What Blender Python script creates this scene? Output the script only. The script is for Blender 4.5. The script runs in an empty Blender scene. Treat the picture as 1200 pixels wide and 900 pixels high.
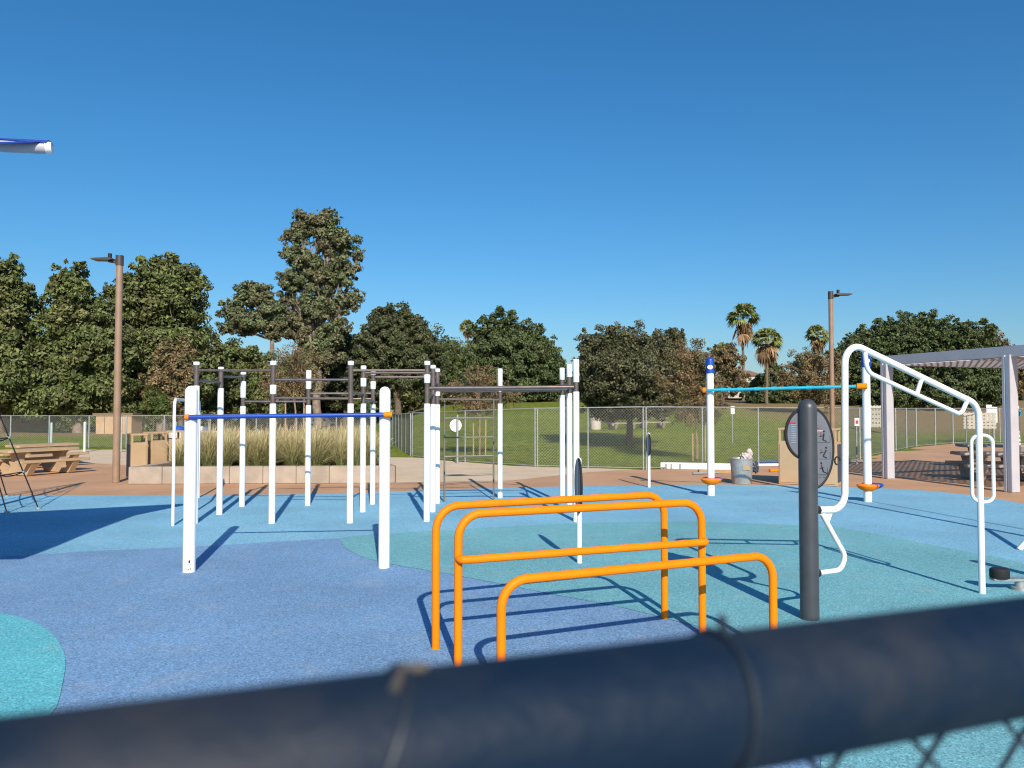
import bpy, bmesh, math, random
import numpy as np
from mathutils import Vector, Matrix
R = math.radians
random.seed(7); rng = np.random.default_rng(11)
sc = bpy.context.scene
col = sc.collection

# ---------------------------------------------------------------- camera
F = 890.0; CX = 600.0; CY = 450.0; H = 2.0; HOR = 478.0
PITCH = math.atan((HOR-CY)/F)
cd = bpy.data.cameras.new('camera'); cam = bpy.data.objects.new('camera', cd); col.objects.link(cam)
cam.location = (0, 0, H); cam.rotation_euler = (R(90)+PITCH, 0, 0)
cd.sensor_width = 36; cd.lens = F/1200*36; cd.clip_start = 0.02; cd.clip_end = 5000
cd.dof.use_dof = True; cd.dof.focus_distance = 15.0; cd.dof.aperture_fstop = 5.0
sc.camera = cam
# ---------------------------------------------------------------- sun, sky, exposure
SUN_EL = R(31.8); SUN_AZ = math.atan2(0.205, -1.0)      # direction TO the sun on the ground: x = .205, y = -1
sv = Vector((math.sin(SUN_AZ)*math.cos(SUN_EL), math.cos(SUN_AZ)*math.cos(SUN_EL), math.sin(SUN_EL)))
sl = bpy.data.lights.new('sun', 'SUN'); so = bpy.data.objects.new('sun', sl); col.objects.link(so)
sl.energy = 5.0; sl.angle = R(0.5); sl.color = (1.0, .90, .76)
so.rotation_euler = sv.to_track_quat('Z', 'Y').to_euler(); so.location = (5, -20, 30)
w = bpy.data.worlds.new('World'); sc.world = w; w.use_nodes = True
nt = w.node_tree; bg = nt.nodes['Background']
sky = nt.nodes.new('ShaderNodeTexSky'); sky.sky_type = 'NISHITA'; sky.sun_disc = False
sky.sun_elevation = SUN_EL; sky.sun_rotation = SUN_AZ
sky.altitude = 0; sky.air_density = 1.25; sky.dust_density = 0.6; sky.ozone_density = 10.0
hs = nt.nodes.new('ShaderNodeHueSaturation'); hs.inputs['Saturation'].default_value = 1.12; hs.inputs['Hue'].default_value = .494; nt.links.new(sky.outputs[0], hs.inputs['Color']); nt.links.new(hs.outputs[0], bg.inputs[0]); bg.inputs[1].default_value = 0.104
sc.view_settings.view_transform = 'Standard'; sc.view_settings.look = 'None'
sc.view_settings.exposure = 0.2; sc.view_settings.gamma = 1.0; sc.view_settings.use_curve_mapping = False
sc.render.engine = 'CYCLES'; sc.cycles.use_denoising = True; sc.cycles.max_bounces = 6
sc.cycles.transparent_max_bounces = 8; sc.cycles.filter_width = 1.1; sc.render.filter_size = 1.1

# ---------------------------------------------------------------- the lie of the land
def S(t): t = min(1.0, max(0.0, t)); return t*t*(3-2*t)
def gz(x, y):
    if y < 24: return 0.0
    r = x/y
    y0 = 27 + 20*S((r-.42)/.1)
    z = 3.1*S((y-y0)/(115-y0))*S((r+.20)/.14)
    z -= 1.7*S((y-60)/55)*S((-.2-r)/.1)*(1-S((y-160)/100))
    if y > 160: z += 5*S((y-160)/500)
    return z
ca, sa = math.cos(PITCH), math.sin(PITCH)
def ray(px, py):
    dx = (px-CX)/F; dz = (CY-py)/F
    return dx, ca-dz*sa, sa+dz*ca
def G(px, py):                      # the ground point (flat ground) seen at a pixel of the photograph
    x, y, z = ray(px, py); t = -H/z
    return Vector((x*t, y*t, 0))
def P(px, py, Y):                   # the point at distance Y along that line of sight
    x, y, z = ray(px, py); t = Y/y
    return Vector((x*t, Y, H+z*t))
def GT(px, Y):                      # ground under a given column at distance Y
    p = P(px, HOR, Y); return Vector((p.x, Y, gz(p.x, Y)))

# ---------------------------------------------------------------- materials
MATS = {}
def mat(name, c, rough=.6, metal=0.0, c2=None, scale=8.0, amount=1.0, bump=0.0, bscale=60.0, spec=None, detail=4.0, lo=.35, hi=.65, coat=0, island=None, trans=0):
    m = bpy.data.materials.new(name); m.use_nodes = True; n = m.node_tree.nodes; l = m.node_tree.links
    b = n['Principled BSDF']; b.inputs['Roughness'].default_value = rough; b.inputs['Metallic'].default_value = metal
    if spec is not None: b.inputs['Specular IOR Level'].default_value = spec
    if coat: b.inputs['Coat Weight'].default_value = coat; b.inputs['Coat Roughness'].default_value = .15
    c = tuple(c)+(1,); out = None
    tc = n.new('ShaderNodeTexCoord')
    if c2 is None: c2 = tuple(min(1, v*.86) for v in c[:3])
    no = n.new('ShaderNodeTexNoise'); no.inputs['Scale'].default_value = scale; no.inputs['Detail'].default_value = detail
    l.new(tc.outputs['Object'], no.inputs['Vector'])
    cr = n.new('ShaderNodeValToRGB'); cr.color_ramp.elements[0].position = lo; cr.color_ramp.elements[1].position = hi
    cr.color_ramp.elements[0].color = c; cr.color_ramp.elements[1].color = tuple(c2)+(1,)
    l.new(no.outputs['Fac'], cr.inputs[0]); out = cr.outputs[0]
    if island:
        ge = n.new('ShaderNodeNewGeometry'); mr = n.new('ShaderNodeMapRange')
        mr.inputs['To Min'].default_value = island[0]; mr.inputs['To Max'].default_value = island[1]
        l.new(ge.outputs['Random Per Island'], mr.inputs[0])
        mx = n.new('ShaderNodeMix'); mx.data_type = 'RGBA'; mx.blend_type = 'MULTIPLY'; mx.inputs[0].default_value = 1
        l.new(out, mx.inputs[6]); l.new(mr.outputs[0], mx.inputs[7]); out = mx.outputs[2]
    l.new(out, b.inputs['Base Color'])
    if bump:
        nb = n.new('ShaderNodeTexNoise'); nb.inputs['Scale'].default_value = bscale; nb.inputs['Detail'].default_value = 5
        l.new(tc.outputs['Object'], nb.inputs['Vector'])
        bp = n.new('ShaderNodeBump'); bp.inputs['Strength'].default_value = bump; bp.inputs['Distance'].default_value = .02
        l.new(nb.outputs['Fac'], bp.inputs['Height']); l.new(bp.outputs[0], b.inputs['Normal'])
    if trans:
        tr = n.new('ShaderNodeBsdfTranslucent'); l.new(out, tr.inputs[0])
        ms = n.new('ShaderNodeMixShader'); ms.inputs[0].default_value = trans
        l.new(b.outputs[0], ms.inputs[1]); l.new(tr.outputs[0], ms.inputs[2]); l.new(ms.outputs[0], n['Material Output'].inputs[0])
    MATS[name] = m; return m
def rubber(name, c):
    m = bpy.data.materials.new(name); m.use_nodes = True; n = m.node_tree.nodes; l = m.node_tree.links
    b = n['Principled BSDF']; b.inputs['Roughness'].default_value = .85; b.inputs['Specular IOR Level'].default_value = .25
    tc = n.new('ShaderNodeTexCoord')
    vo = n.new('ShaderNodeTexVoronoi'); vo.inputs['Scale'].default_value = 95; l.new(tc.outputs['Object'], vo.inputs['Vector'])
    sep = n.new('ShaderNodeSeparateColor'); l.new(vo.outputs['Color'], sep.inputs[0])
    cr = n.new('ShaderNodeValToRGB'); e = cr.color_ramp.elements
    e[0].position = 0; e[0].color = tuple(v*.55 for v in c)+(1,); e[1].position = 1; e[1].color = tuple(min(1, v*1.35+.04) for v in c)+(1,)
    a = e.new(.3); a.color = tuple(v*.92 for v in c)+(1,); a = e.new(.75); a.color = tuple(v*1.06 for v in c)+(1,)
    l.new(sep.outputs[0], cr.inputs[0])
    no = n.new('ShaderNodeTexNoise'); no.inputs['Scale'].default_value = .55; no.inputs['Detail'].default_value = 6; l.new(tc.outputs['Object'], no.inputs['Vector'])
    mr = n.new('ShaderNodeMapRange'); mr.inputs['From Min'].default_value = .3; mr.inputs['From Max'].default_value = .7
    mr.inputs['To Min'].default_value = .86; mr.inputs['To Max'].default_value = 1.10; l.new(no.outputs['Fac'], mr.inputs[0])
    n2 = n.new('ShaderNodeTexNoise'); n2.inputs['Scale'].default_value = 2.3; n2.inputs['Detail'].default_value = 8; n2.inputs['Distortion'].default_value = .6; l.new(tc.outputs['Object'], n2.inputs['Vector'])
    du = n.new('ShaderNodeMapRange'); du.inputs['From Min'].default_value = .55; du.inputs['From Max'].default_value = .8; du.inputs['To Max'].default_value = .28; l.new(n2.outputs['Fac'], du.inputs[0])
    mx = n.new('ShaderNodeMix'); mx.data_type = 'RGBA'; mx.blend_type = 'MULTIPLY'; mx.inputs[0].default_value = 1
    l.new(cr.outputs[0], mx.inputs[6]); l.new(mr.outputs[0], mx.inputs[7])
    md = n.new('ShaderNodeMix'); md.data_type = 'RGBA'; l.new(du.outputs[0], md.inputs[0]); l.new(mx.outputs[2], md.inputs[6]); md.inputs[7].default_value = (.42, .42, .42, 1); l.new(md.outputs[2], b.inputs['Base Color'])
    bp = n.new('ShaderNodeBump'); bp.inputs['Strength'].default_value = .35; bp.inputs['Distance'].default_value = .004
    l.new(vo.outputs['Distance'], bp.inputs['Height']); l.new(bp.outputs[0], b.inputs['Normal'])
    return m
rub_light = rubber('rubber_light_blue', (.21, .46, .62))
rub_peri = rubber('rubber_periwinkle', (.18, .33, .53))
rub_teal = rubber('rubber_teal', (.165, .42, .47))
rub_cyan = rubber('rubber_cyan', (.13, .50, .57))
m_tan = mat('tan_concrete', (.55, .32, .18), .85, c2=(.46, .26, .14), scale=.7, bump=.2, bscale=90, detail=7)
m_sand = mat('pale_concrete', (.66, .52, .36), .9, c2=(.58, .45, .30), scale=.9, bump=.3, bscale=60, detail=7)
m_conc = mat('cast_concrete', (.42, .345, .275), .85, c2=(.30, .25, .20), scale=2.2, bump=.25, bscale=50, detail=7)
m_table = mat('table_concrete', (.48, .34, .20), .85, c2=(.40, .28, .165), scale=3, bump=.3, bscale=50, detail=7)
m_white = mat('white_powder_paint', (.82, .82, .815), .5, c2=(.78, .78, .775), scale=3)
m_orange = mat('orange_powder_paint', (.95, .235, .0), .5, c2=(.90, .215, .0), scale=5, spec=.2, bump=.03, bscale=200)
m_blue = mat('blue_powder_paint', (.01, .065, .40), .4, scale=5)
m_teal = mat('teal_powder_paint', (.02, .42, .58), .4, scale=5)
m_brownmetal = mat('brown_grey_metal', (.17, .135, .125), .38, metal=.35, c2=(.12, .095, .09), scale=6)
m_rung = mat('grey_brown_tube', (.22, .19, .15), .45, metal=.3, scale=6)
m_dark = mat('dark_grey_metal', (.055, .06, .07), .4, c2=(.045, .05, .058), scale=6, bump=.05, bscale=400)
m_black = mat('black_rubber', (.012, .012, .014), .7, scale=9)
m_panel = mat('sign_panel_grey', (.135, .145, .175), .5, scale=9)
m_ink = mat('sign_ink', (.03, .03, .04), .6)
m_red = mat('sign_red', (.45, .05, .04), .6)
m_whiteink = mat('sign_white', (.62, .64, .68), .6)
m_blueink = mat('sign_blue', (.25, .38, .55), .6)
m_galv = mat('galvanised_steel', (.42, .44, .44), .45, metal=.45, c2=(.32, .34, .34), scale=9, bump=.08, bscale=30)
m_fence = mat('fence_wire', (.40, .40, .36), .5, metal=.3, scale=9)
m_post = mat('pale_teal_post', (.50, .58, .56), .5, metal=.2, scale=4)
m_lampb = mat('brown_pole_paint', (.31, .205, .135), .5, c2=(.27, .17, .11), scale=3)
m_lamph = mat('dark_bronze', (.06, .05, .045), .5)
m_bin = mat('tan_bin_paint', (.50, .35, .205), .6, c2=(.45, .31, .18), scale=2)
m_bind = mat('dark_bin_panel_and_shade', (.05, .06, .09), .5)
m_perg = mat('pergola_silver_paint', (.47, .465, .50), .5, c2=(.43, .425, .46), scale=2)
m_shed = mat('shed_wall_tan', (.50, .34, .20), .8, c2=(.44, .29, .17), scale=2)
m_shedroof = mat('shed_roof_brown', (.22, .15, .10), .8)
m_bark = mat('bark', (.16, .115, .085), .9, c2=(.10, .07, .05), scale=5, bump=.8, bscale=14)
m_barkp = mat('pale_bark', (.30, .24, .19), .9, c2=(.17, .13, .10), scale=3, bump=.5, bscale=10)
m_palmb = mat('palm_bark', (.20, .145, .10), .9, c2=(.13, .09, .06), scale=6, bump=.8, bscale=14)
m_twig = mat('young_twig_bark', (.30, .20, .13), .9, c2=(.22, .15, .10), scale=6)
m_stake = mat('wood_stake', (.42, .28, .15), .8, c2=(.34, .22, .12), scale=5)
m_rope = mat('black_rope', (.02, .02, .022), .8)
m_sail = mat('blue_shade_fabric', (.012, .05, .32), .75)
m_plastic_blue = mat('blue_plastic', (.02, .10, .45), .5)
m_bagw = mat('white_plastic_bag', (.62, .56, .55), .5, c2=(.48, .35, .32), scale=12)
m_glass = mat('dark_glass', (.02, .025, .03), .1)
m_car = mat('white_car_paint', (.75, .76, .78), .3, coat=.5)
m_tyre = mat('tyre', (.015, .015, .015), .8)
m_wall = mat('cream_wall', (.55, .50, .42), .8)
m_roof = mat('tile_roof', (.25, .13, .09), .8)
m_redp = mat('red_plastic', (.40, .05, .04), .5)
m_pink = mat('pink_fabric', (.65, .25, .35), .7)
m_rail = mat('shade_dark_pipe', (.005, .0155, .036), .6, metal=.0, spec=.2, c2=(.040, .042, .046), scale=11, bump=.15, bscale=60, detail=6, lo=.42, hi=.78)  # the pipe's shade is put into its colour: near-black navy, lighter patches
m_stakedim = mat('glint_toned_wire', (.09, .08, .07), .6)  # beige tone carries the glint on one tie wire end
m_wiren = mat('dark_fence_wire', (.02, .03, .045), .5, metal=.2)
def leafm(name, c, c2, scale=.35, island=(.4, 1.9), trans=.15):
    return mat(name, c, .6, c2=c2, scale=scale, island=island, trans=trans, spec=.12, lo=.42, hi=.62)
L_dark = leafm('leaf_dark_green', (.105, .130, .046), (.130, .135, .056), scale=.5)
L_ficus = leafm('leaf_ficus', (.072, .100, .040), (.094, .112, .048), scale=.5)
L_round = leafm('leaf_round_tree', (.072, .086, .040), (.096, .100, .050), scale=.6)
L_oak = leafm('leaf_grey_green', (.115, .112, .062), (.075, .082, .040), scale=1.2)
L_euc = leafm('leaf_eucalyptus', (.12, .145, .070), (.145, .132, .076), scale=.35)
L_brown = leafm('leaf_russet', (.20, .14, .075), (.13, .12, .058), scale=1.2)
L_far = leafm('leaf_far_wood', (.05, .065, .032), (.085, .075, .045), scale=.06)
L_palm = leafm('leaf_palm', (.16, .20, .06), (.20, .20, .08), scale=1)
L_dead = leafm('leaf_palm_dead', (.26, .165, .085), (.20, .13, .07), scale=1)
L_bush = leafm('leaf_bush', (.075, .105, .03), (.11, .115, .04), scale=.8)

# ---------------------------------------------------------------- mesh helpers
class MB:
    def __init__(s): s.v = []; s.f = []; s.sm = []; s.mi = []; s.n = 0
    def add(s, vs, fs, smooth=False, mi=0):
        b = len(s.v); s.v += [tuple(v) for v in vs]; s.f += [tuple(i+b for i in f) for f in fs]
        s.sm += [smooth]*len(fs); s.mi += [mi]*len(fs); return s
    def box(s, c, d, rz=0.0, M=None, mi=0):
        hx, hy, hz = d[0]/2, d[1]/2, d[2]/2
        vs = [Vector((x, y, z)) for x in (-hx, hx) for y in (-hy, hy) for z in (-hz, hz)]
        m = Matrix.Translation(Vector(c)) @ (M if M else Matrix.Rotation(rz, 4, 'Z'))
        return s.add([m @ v for v in vs], [(0,1,3,2),(4,6,7,5),(0,4,5,1),(2,3,7,6),(0,2,6,4),(1,5,7,3)], mi=mi)
    def tube(s, pts, r, seg=12, closed=False, cap=True, smooth=True, mi=0):
        pts = [Vector(p) for p in pts]; n = len(pts)
        rs = r if isinstance(r, (list, tuple)) else [r]*n
        tang = []
        for i in range(n):
            a = pts[(i-1) % n] if closed else pts[max(0, i-1)]; b = pts[(i+1) % n] if closed else pts[min(n-1, i+1)]
            tang.append((b-a).normalized())
        t0 = tang[0]; up = Vector((0, 0, 1)) if abs(t0.z) < .9 else Vector((1, 0, 0))
        u = (up - t0*up.dot(t0)).normalized(); vs = []
        for i in range(n):
            t = tang[i]; u = (u - t*u.dot(t)).normalized(); v = t.cross(u)
            for k in range(seg):
                a = 2*math.pi*k/seg; vs.append(pts[i]+(u*math.cos(a)+v*math.sin(a))*rs[i])
        fs = []; m = n if closed else n-1
        for i in range(m):
            j = (i+1) % n
            for k in range(seg):
                k2 = (k+1) % seg; fs.append((i*seg+k, i*seg+k2, j*seg+k2, j*seg+k))
        s.add(vs, fs, smooth, mi)
        if cap and not closed:
            b = len(s.v)-len(vs)
            s.f.append(tuple(b+k for k in reversed(range(seg)))); s.f.append(tuple(b+(n-1)*seg+k for k in range(seg)))
            s.sm += [False, False]; s.mi += [mi, mi]
        return s
    def lathe(s, prof, c=(0, 0, 0), seg=20, smooth=True, sx=1, sy=1, mi=0):   # profile of (r, z)
        c = Vector(c); vs = []; fs = []
        for r_, z in prof:
            for k in range(seg):
                a = 2*math.pi*k/seg; vs.append(c+Vector((math.cos(a)*r_*sx, math.sin(a)*r_*sy, z)))
        for i in range(len(prof)-1):
            for k in range(seg):
                k2 = (k+1) % seg; fs.append((i*seg+k, i*seg+k2, (i+1)*seg+k2, (i+1)*seg+k))
        fs.append(tuple(reversed(range(seg)))); b = (len(prof)-1)*seg; fs.append(tuple(b+k for k in range(seg)))
        return s.add(vs, fs, smooth, mi)
    def prism(s, poly, O, U, V, W, mi=0):    # polygon (u,v) at O, thickness vector W
        O, U, V, W = Vector(O), Vector(U), Vector(V), Vector(W); n = len(poly)
        a = [O+U*p[0]+V*p[1] for p in poly]; b = [p+W for p in a]
        return s.add(a+b, [tuple(range(n)), tuple(reversed(range(n, 2*n)))]+[(i, i+n, (i+1) % n+n, (i+1) % n) for i in range(n)], mi=mi)
    def build(s, name, m, parent=None, bevel=0.0, loc=None):
        me = bpy.data.meshes.new(name)
        off = Vector(loc) if loc is not None else Vector((0, 0, 0))
        me.from_pydata([tuple(Vector(v)-off) for v in s.v], [], s.f)
        me.polygons.foreach_set('use_smooth', s.sm)
        ms = m if isinstance(m, (list, tuple)) else [m]
        for q in ms: me.materials.append(q)
        if len(ms) > 1: me.polygons.foreach_set('material_index', s.mi)
        bm = bmesh.new(); bm.from_mesh(me); bmesh.ops.recalc_face_normals(bm, faces=bm.faces)
        if bevel:
            bmesh.ops.bevel(bm, geom=[e for e in bm.edges if e.calc_face_angle(0) > .5], offset=bevel, segments=2, affect='EDGES')
        bm.to_mesh(me); bm.free()
        if any(s.sm): me.set_sharp_from_angle(angle=R(38))
        o = bpy.data.objects.new(name, me); col.objects.link(o)
        if loc is not None: o.location = off
        if parent:
            o.parent = parent
            if loc is None: o.matrix_parent_inverse = Matrix.Translation(Vector(parent.location)).inverted() if parent.type == 'EMPTY' and not parent.get('_rot') else Matrix()
            if parent.type != 'EMPTY': o.matrix_parent_inverse = Matrix()
        return o
def tag(o, label=None, cat=None, group=None, kind=None):
    if label: o['label'] = label
    if cat: o['category'] = cat
    if group: o['group'] = group
    if kind: o['kind'] = kind
    return o
def thing(name, loc, label, cat, group=None):       # parts are built in world coordinates, parented to this Empty at its base
    o = bpy.data.objects.new(name, None); col.objects.link(o); o.location = loc; o.empty_display_size = .3
    return tag(o, label, cat, group)
def fillet(pts, r, n=8, closed=False):
    pts = [Vector(p) for p in pts]; out = []; N = len(pts)
    for i, p in enumerate(pts):
        if not closed and i in (0, N-1): out.append(p); continue
        a = pts[(i-1) % N]; b = pts[(i+1) % N]; da = (a-p); db = (b-p)
        rr = r[i] if isinstance(r, (list, tuple)) else r
        ang = da.angle(db); d = min(rr/math.tan(ang/2), da.length*.49, db.length*.49)
        if d < 1e-4: out.append(p); continue
        s_, e = p+da.normalized()*d, p+db.normalized()*d
        rad = d*math.tan(ang/2); bis = (da.normalized()+db.normalized()).normalized(); c = p+bis*(rad/math.sin(ang/2))
        v0, v1 = s_-c, e-c; tot = v0.angle(v1)
        for k in range(n+1):
            t = k/n; q = (v0*math.sin((1-t)*tot)+v1*math.sin(t*tot))/math.sin(tot); out.append(c+q)
    return out
def sheet(name, poly, z, m, kind='structure'):
    pts = [Vector((p[0], p[1], z)) for p in poly]
    bm = bmesh.new(); vs = [bm.verts.new(p) for p in pts]; f = bm.faces.new(vs); f.normal_update()
    if f.normal.z < 0: f.normal_flip()
    bmesh.ops.triangulate(bm, faces=bm.faces)
    me = bpy.data.meshes.new(name); bm.to_mesh(me); bm.free(); me.materials.append(m)
    o = bpy.data.objects.new(name, me); col.objects.link(o); o['kind'] = kind; return o
def smooth_px(px, k=6):             # Catmull-Rom through ground points given in photograph pixels
    g = [G(*p) if len(p) == 2 else Vector(p) for p in px]; out = []
    for i in range(len(g)-1):
        p0, p1, p2, p3 = g[max(0, i-1)], g[i], g[i+1], g[min(len(g)-1, i+2)]
        for j in range(k):
            t = j/k; out.append(.5*((2*p1)+(p2-p0)*t+(2*p0-5*p1+4*p2-p3)*t*t+(3*p1-p0-3*p2+p3)*t**3))
    out.append(g[-1]); return out

# ---------------------------------------------------------------- ground
def ground():
    xs = sorted(set([-900, -500, -300]+list(np.arange(-200, 201, 4.0))+[300, 500, 900]))
    ys = list(np.arange(-60, 24, 12.0))+list(np.arange(24, 130, 2.0))+list(np.arange(130, 260, 10.0))+[300, 400, 600, 900, 1600]
    vs = [(x, y, gz(x, y)) for y in ys for x in xs]; nx = len(xs)
    fs = [(j*nx+i, j*nx+i+1, (j+1)*nx+i+1, (j+1)*nx+i) for j in range(len(ys)-1) for i in range(nx-1)]
    m = bpy.data.materials.new('lawn_grass'); m.use_nodes = True; n = m.node_tree.nodes; l = m.node_tree.links
    b = n['Principled BSDF']; b.inputs['Roughness'].default_value = .9; b.inputs['Specular IOR Level'].default_value = .15
    tc = n.new('ShaderNodeTexCoord')
    def noise(s, d=5):
        q = n.new('ShaderNodeTexNoise'); q.inputs['Scale'].default_value = s; q.inputs['Detail'].default_value = d; l.new(tc.outputs['Object'], q.inputs['Vector']); return q
    a = noise(.12); c = noise(3.5, 8)
    g1 = n.new('ShaderNodeValToRGB'); e = g1.color_ramp.elements
    e[0].position = .35; e[0].color = (.130, .182, .014, 1); e[1].position = .68; e[1].color = (.195, .218, .028, 1)
    l.new(a.outputs['Fac'], g1.inputs[0])
    g2 = n.new('ShaderNodeMapRange'); g2.inputs['From Min'].default_value = .3; g2.inputs['From Max'].default_value = .7; g2.inputs['To Min'].default_value = .6; g2.inputs['To Max'].default_value = 1.3
    l.new(c.outputs['Fac'], g2.inputs[0])
    mx = n.new('ShaderNodeMix'); mx.data_type = 'RGBA'; mx.blend_type = 'MULTIPLY'; mx.inputs[0].default_value = 1
    l.new(g1.outputs[0], mx.inputs[6]); l.new(g2.outputs[0], mx.inputs[7])
    # dry turf farther off: worn areas of the park, in world metres
    sp = n.new('ShaderNodeSeparateXYZ'); l.new(tc.outputs['Object'], sp.inputs[0])
    def mul(x, y): q = n.new('ShaderNodeMath'); q.operation = 'MULTIPLY'; l.new(x, q.inputs[0]); l.new(y, q.inputs[1]); return q.outputs[0]
    def mx2(x, y): q = n.new('ShaderNodeMath'); q.operation = 'MAXIMUM'; l.new(x, q.inputs[0]); l.new(y, q.inputs[1]); return q.outputs[0]
    def rng_(o, lo, hi):
        q = n.new('ShaderNodeMapRange'); q.inputs['From Min'].default_value = lo; q.inputs['From Max'].default_value = hi; l.new(o, q.inputs[0]); return q.outputs[0]
    nn = noise(.25, 4); wob = n.new('ShaderNodeMath'); wob.operation = 'MULTIPLY_ADD'; l.new(nn.outputs['Fac'], wob.inputs[0]); wob.inputs[1].default_value = 14; l.new(sp.outputs['Y'], wob.inputs[2])
    right = mul(rng_(sp.outputs['X'], 18, 26), rng_(wob.outputs[0], 58, 68))
    far = rng_(wob.outputs[0], 98, 112)
    left = mul(rng_(wob.outputs[0], 58, 63), rng_(sp.outputs['X'], -12, -18))
    f = mx2(mx2(right, far), left)
    m3 = n.new('ShaderNodeMix'); m3.data_type = 'RGBA'; l.new(f, m3.inputs[0]); l.new(mx.outputs[2], m3.inputs[6]); m3.inputs[7].default_value = (.26, .185, .085, 1)
    m4 = n.new('ShaderNodeMix'); m4.data_type = 'RGBA'; m4.blend_type = 'MULTIPLY'; m4.inputs[0].default_value = .6; l.new(m3.outputs[2], m4.inputs[6]); l.new(g2.outputs[0], m4.inputs[7])
    l.new(m4.outputs[2], b.inputs['Base Color'])
    bp = n.new('ShaderNodeBump'); bp.inputs['Strength'].default_value = .7; bp.inputs['Distance'].default_value = .06
    l.new(noise(9, 6).outputs['Fac'], bp.inputs['Height']); l.new(bp.outputs[0], b.inputs['Normal'])
    mb = MB(); mb.add(vs, fs, True); o = mb.build('lawn_ground', m); o['kind'] = 'structure'
ground()
far_edge = [G(*p) for p in [(95, 541), (463, 541), (500, 538), (600, 546), (754, 550.5), (985, 543), (1020, 535), (1074, 524), (1117, 520), (1400, 518)]]
sheet('plaza_concrete', [(-45, -12), (45, -12), (45, 28)]+[(p.x, p.y) for p in reversed(far_edge)]+[(-45, far_edge[0].y)], .004, m_tan)
pathp = [G(*p) for p in [(60, 531), (105, 543), (150, 546), (300, 556), (463, 566), (600, 563.5), (690, 553.5), (745, 550.3), (600, 546.3), (500, 538.3), (484, 534), (462, 521), (455, 506), (440, 506), (448, 523), (440, 527), (150, 527), (60, 527)]]
sheet('pale_path', [(p.x, p.y) for p in pathp], .008, m_sand)
back = smooth_px([(-900, 583), (-300, 582.5), (0, 581.5), (250, 580.5), (400, 579), (500, 575), (640, 571), (820, 568.5), (950, 570), (1060, 574), (1130, 580), (1200, 591), (1260, 606), (1400, 660)])
sheet('rubber_surface_light_blue', [(p.x, p.y) for p in back]+[(12, 3), (9, -4), (-30, -4), (-45, 10)], .012, rub_light)
top = smooth_px([(-500, 690), (-200, 664), (0, 654), (110, 647), (240, 641), (400, 632), (520, 630)])
sheet('rubber_surface_periwinkle', [(p.x, p.y) for p in top]+[(3.0, 9), (3.2, 5), (2.2, -3.5), (-25, -3.5), (-25, 5)], .016, rub_peri)
tl = smooth_px([(398, 633), (410, 630), (450, 627), (500, 624), (620, 617), (700, 613.5), (830, 613), (960, 618), (1001, 622.6), (1111, 643.7), (1200, 662.7), (1330, 705), (1450, 780)])
br = smooth_px([(940, 1000), (962, 900), (955, 840), (920, 780), (850, 746), (790, 729.5), (720, 712), (640, 697), (540, 677), (450, 661), (420, 652), (405, 643), (398, 633)])
sheet('rubber_surface_teal', [(p.x, p.y) for p in tl]+[(8, 2), (5, -3), (1.2, -3)]+[(p.x, p.y) for p in br[:-1]], .020, rub_teal)
cc = G(-40, 785)
cir = smooth_px([(-160, 760), (-120, 735), (-60, 722), (0, 721), (50, 737), (75, 768), (72, 810), (60, 840), (20, 870), (-100, 890), (-190, 830), (-160, 760)])
sheet('rubber_circle_cyan', [(p.x, p.y) for p in cir[:-1]], .021, rub_cyan)

# ---------------------------------------------------------------- posts
Z0 = .010
def dome(r, h, z0=Z0, n=5):
    pr = [(r, z0), (r, h-r)]
    for k in range(1, n+1):
        a = math.pi/2*k/n; pr.append((max(.003, r*math.cos(a)), h-r+r*math.sin(a)))
    return pr
# blue-bar station
def low_bar():
    b1, b2 = G(221.5, 671.5), G(450, 666.5)
    t = thing('pull_up_bar_station', ((b1+b2)/2), 'low blue horizontal bar on two thick white round-topped posts, nearest on the left', 'exercise bar')
    for b, y in ((b1, 452), (b2, 453)):
        h = P(CX, y, b.y).z
        p = MB().lathe(dome(.074 if b is b1 else .07, h), (b.x, b.y, 0), 28).build('post', m_white, t)
        if b is b1:
            for c_, d_ in (((b.x+.03, b.y-.0685, .15), (.018, .006, .035)), ((b.x+.02, b.y-.0715, .06), (.014, .006, .012)), ((b.x+.042, b.y-.061, .062), (.014, .006, .014))): MB().box(c_, d_).build('sticker', m_ink, p)
    y1, y2 = b1.y-.095, b2.y-.095
    A, B = P(217, 488.8, y1), P(459.5, 485.8, y2); d = (B-A).normalized()
    MB().tube([A+d*.045, B-d*.1], .026, 16).build('bar', m_blue, t)
    MB().tube([A, A+d*.045], .034, 16).build('end_cap', m_orange, t); MB().tube([B-d*.1, B], .034, 16).build('end_cap', m_orange, t)
    for b, q in ((b1, 488.8), (b2, 486)):
        z = P(CX, q, b.y).z; MB().lathe([(.078, z-.03), (.078, z+.03)], (b.x, b.y, 0), 24).build('clamp', m_blue, t)
low_bar()

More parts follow.
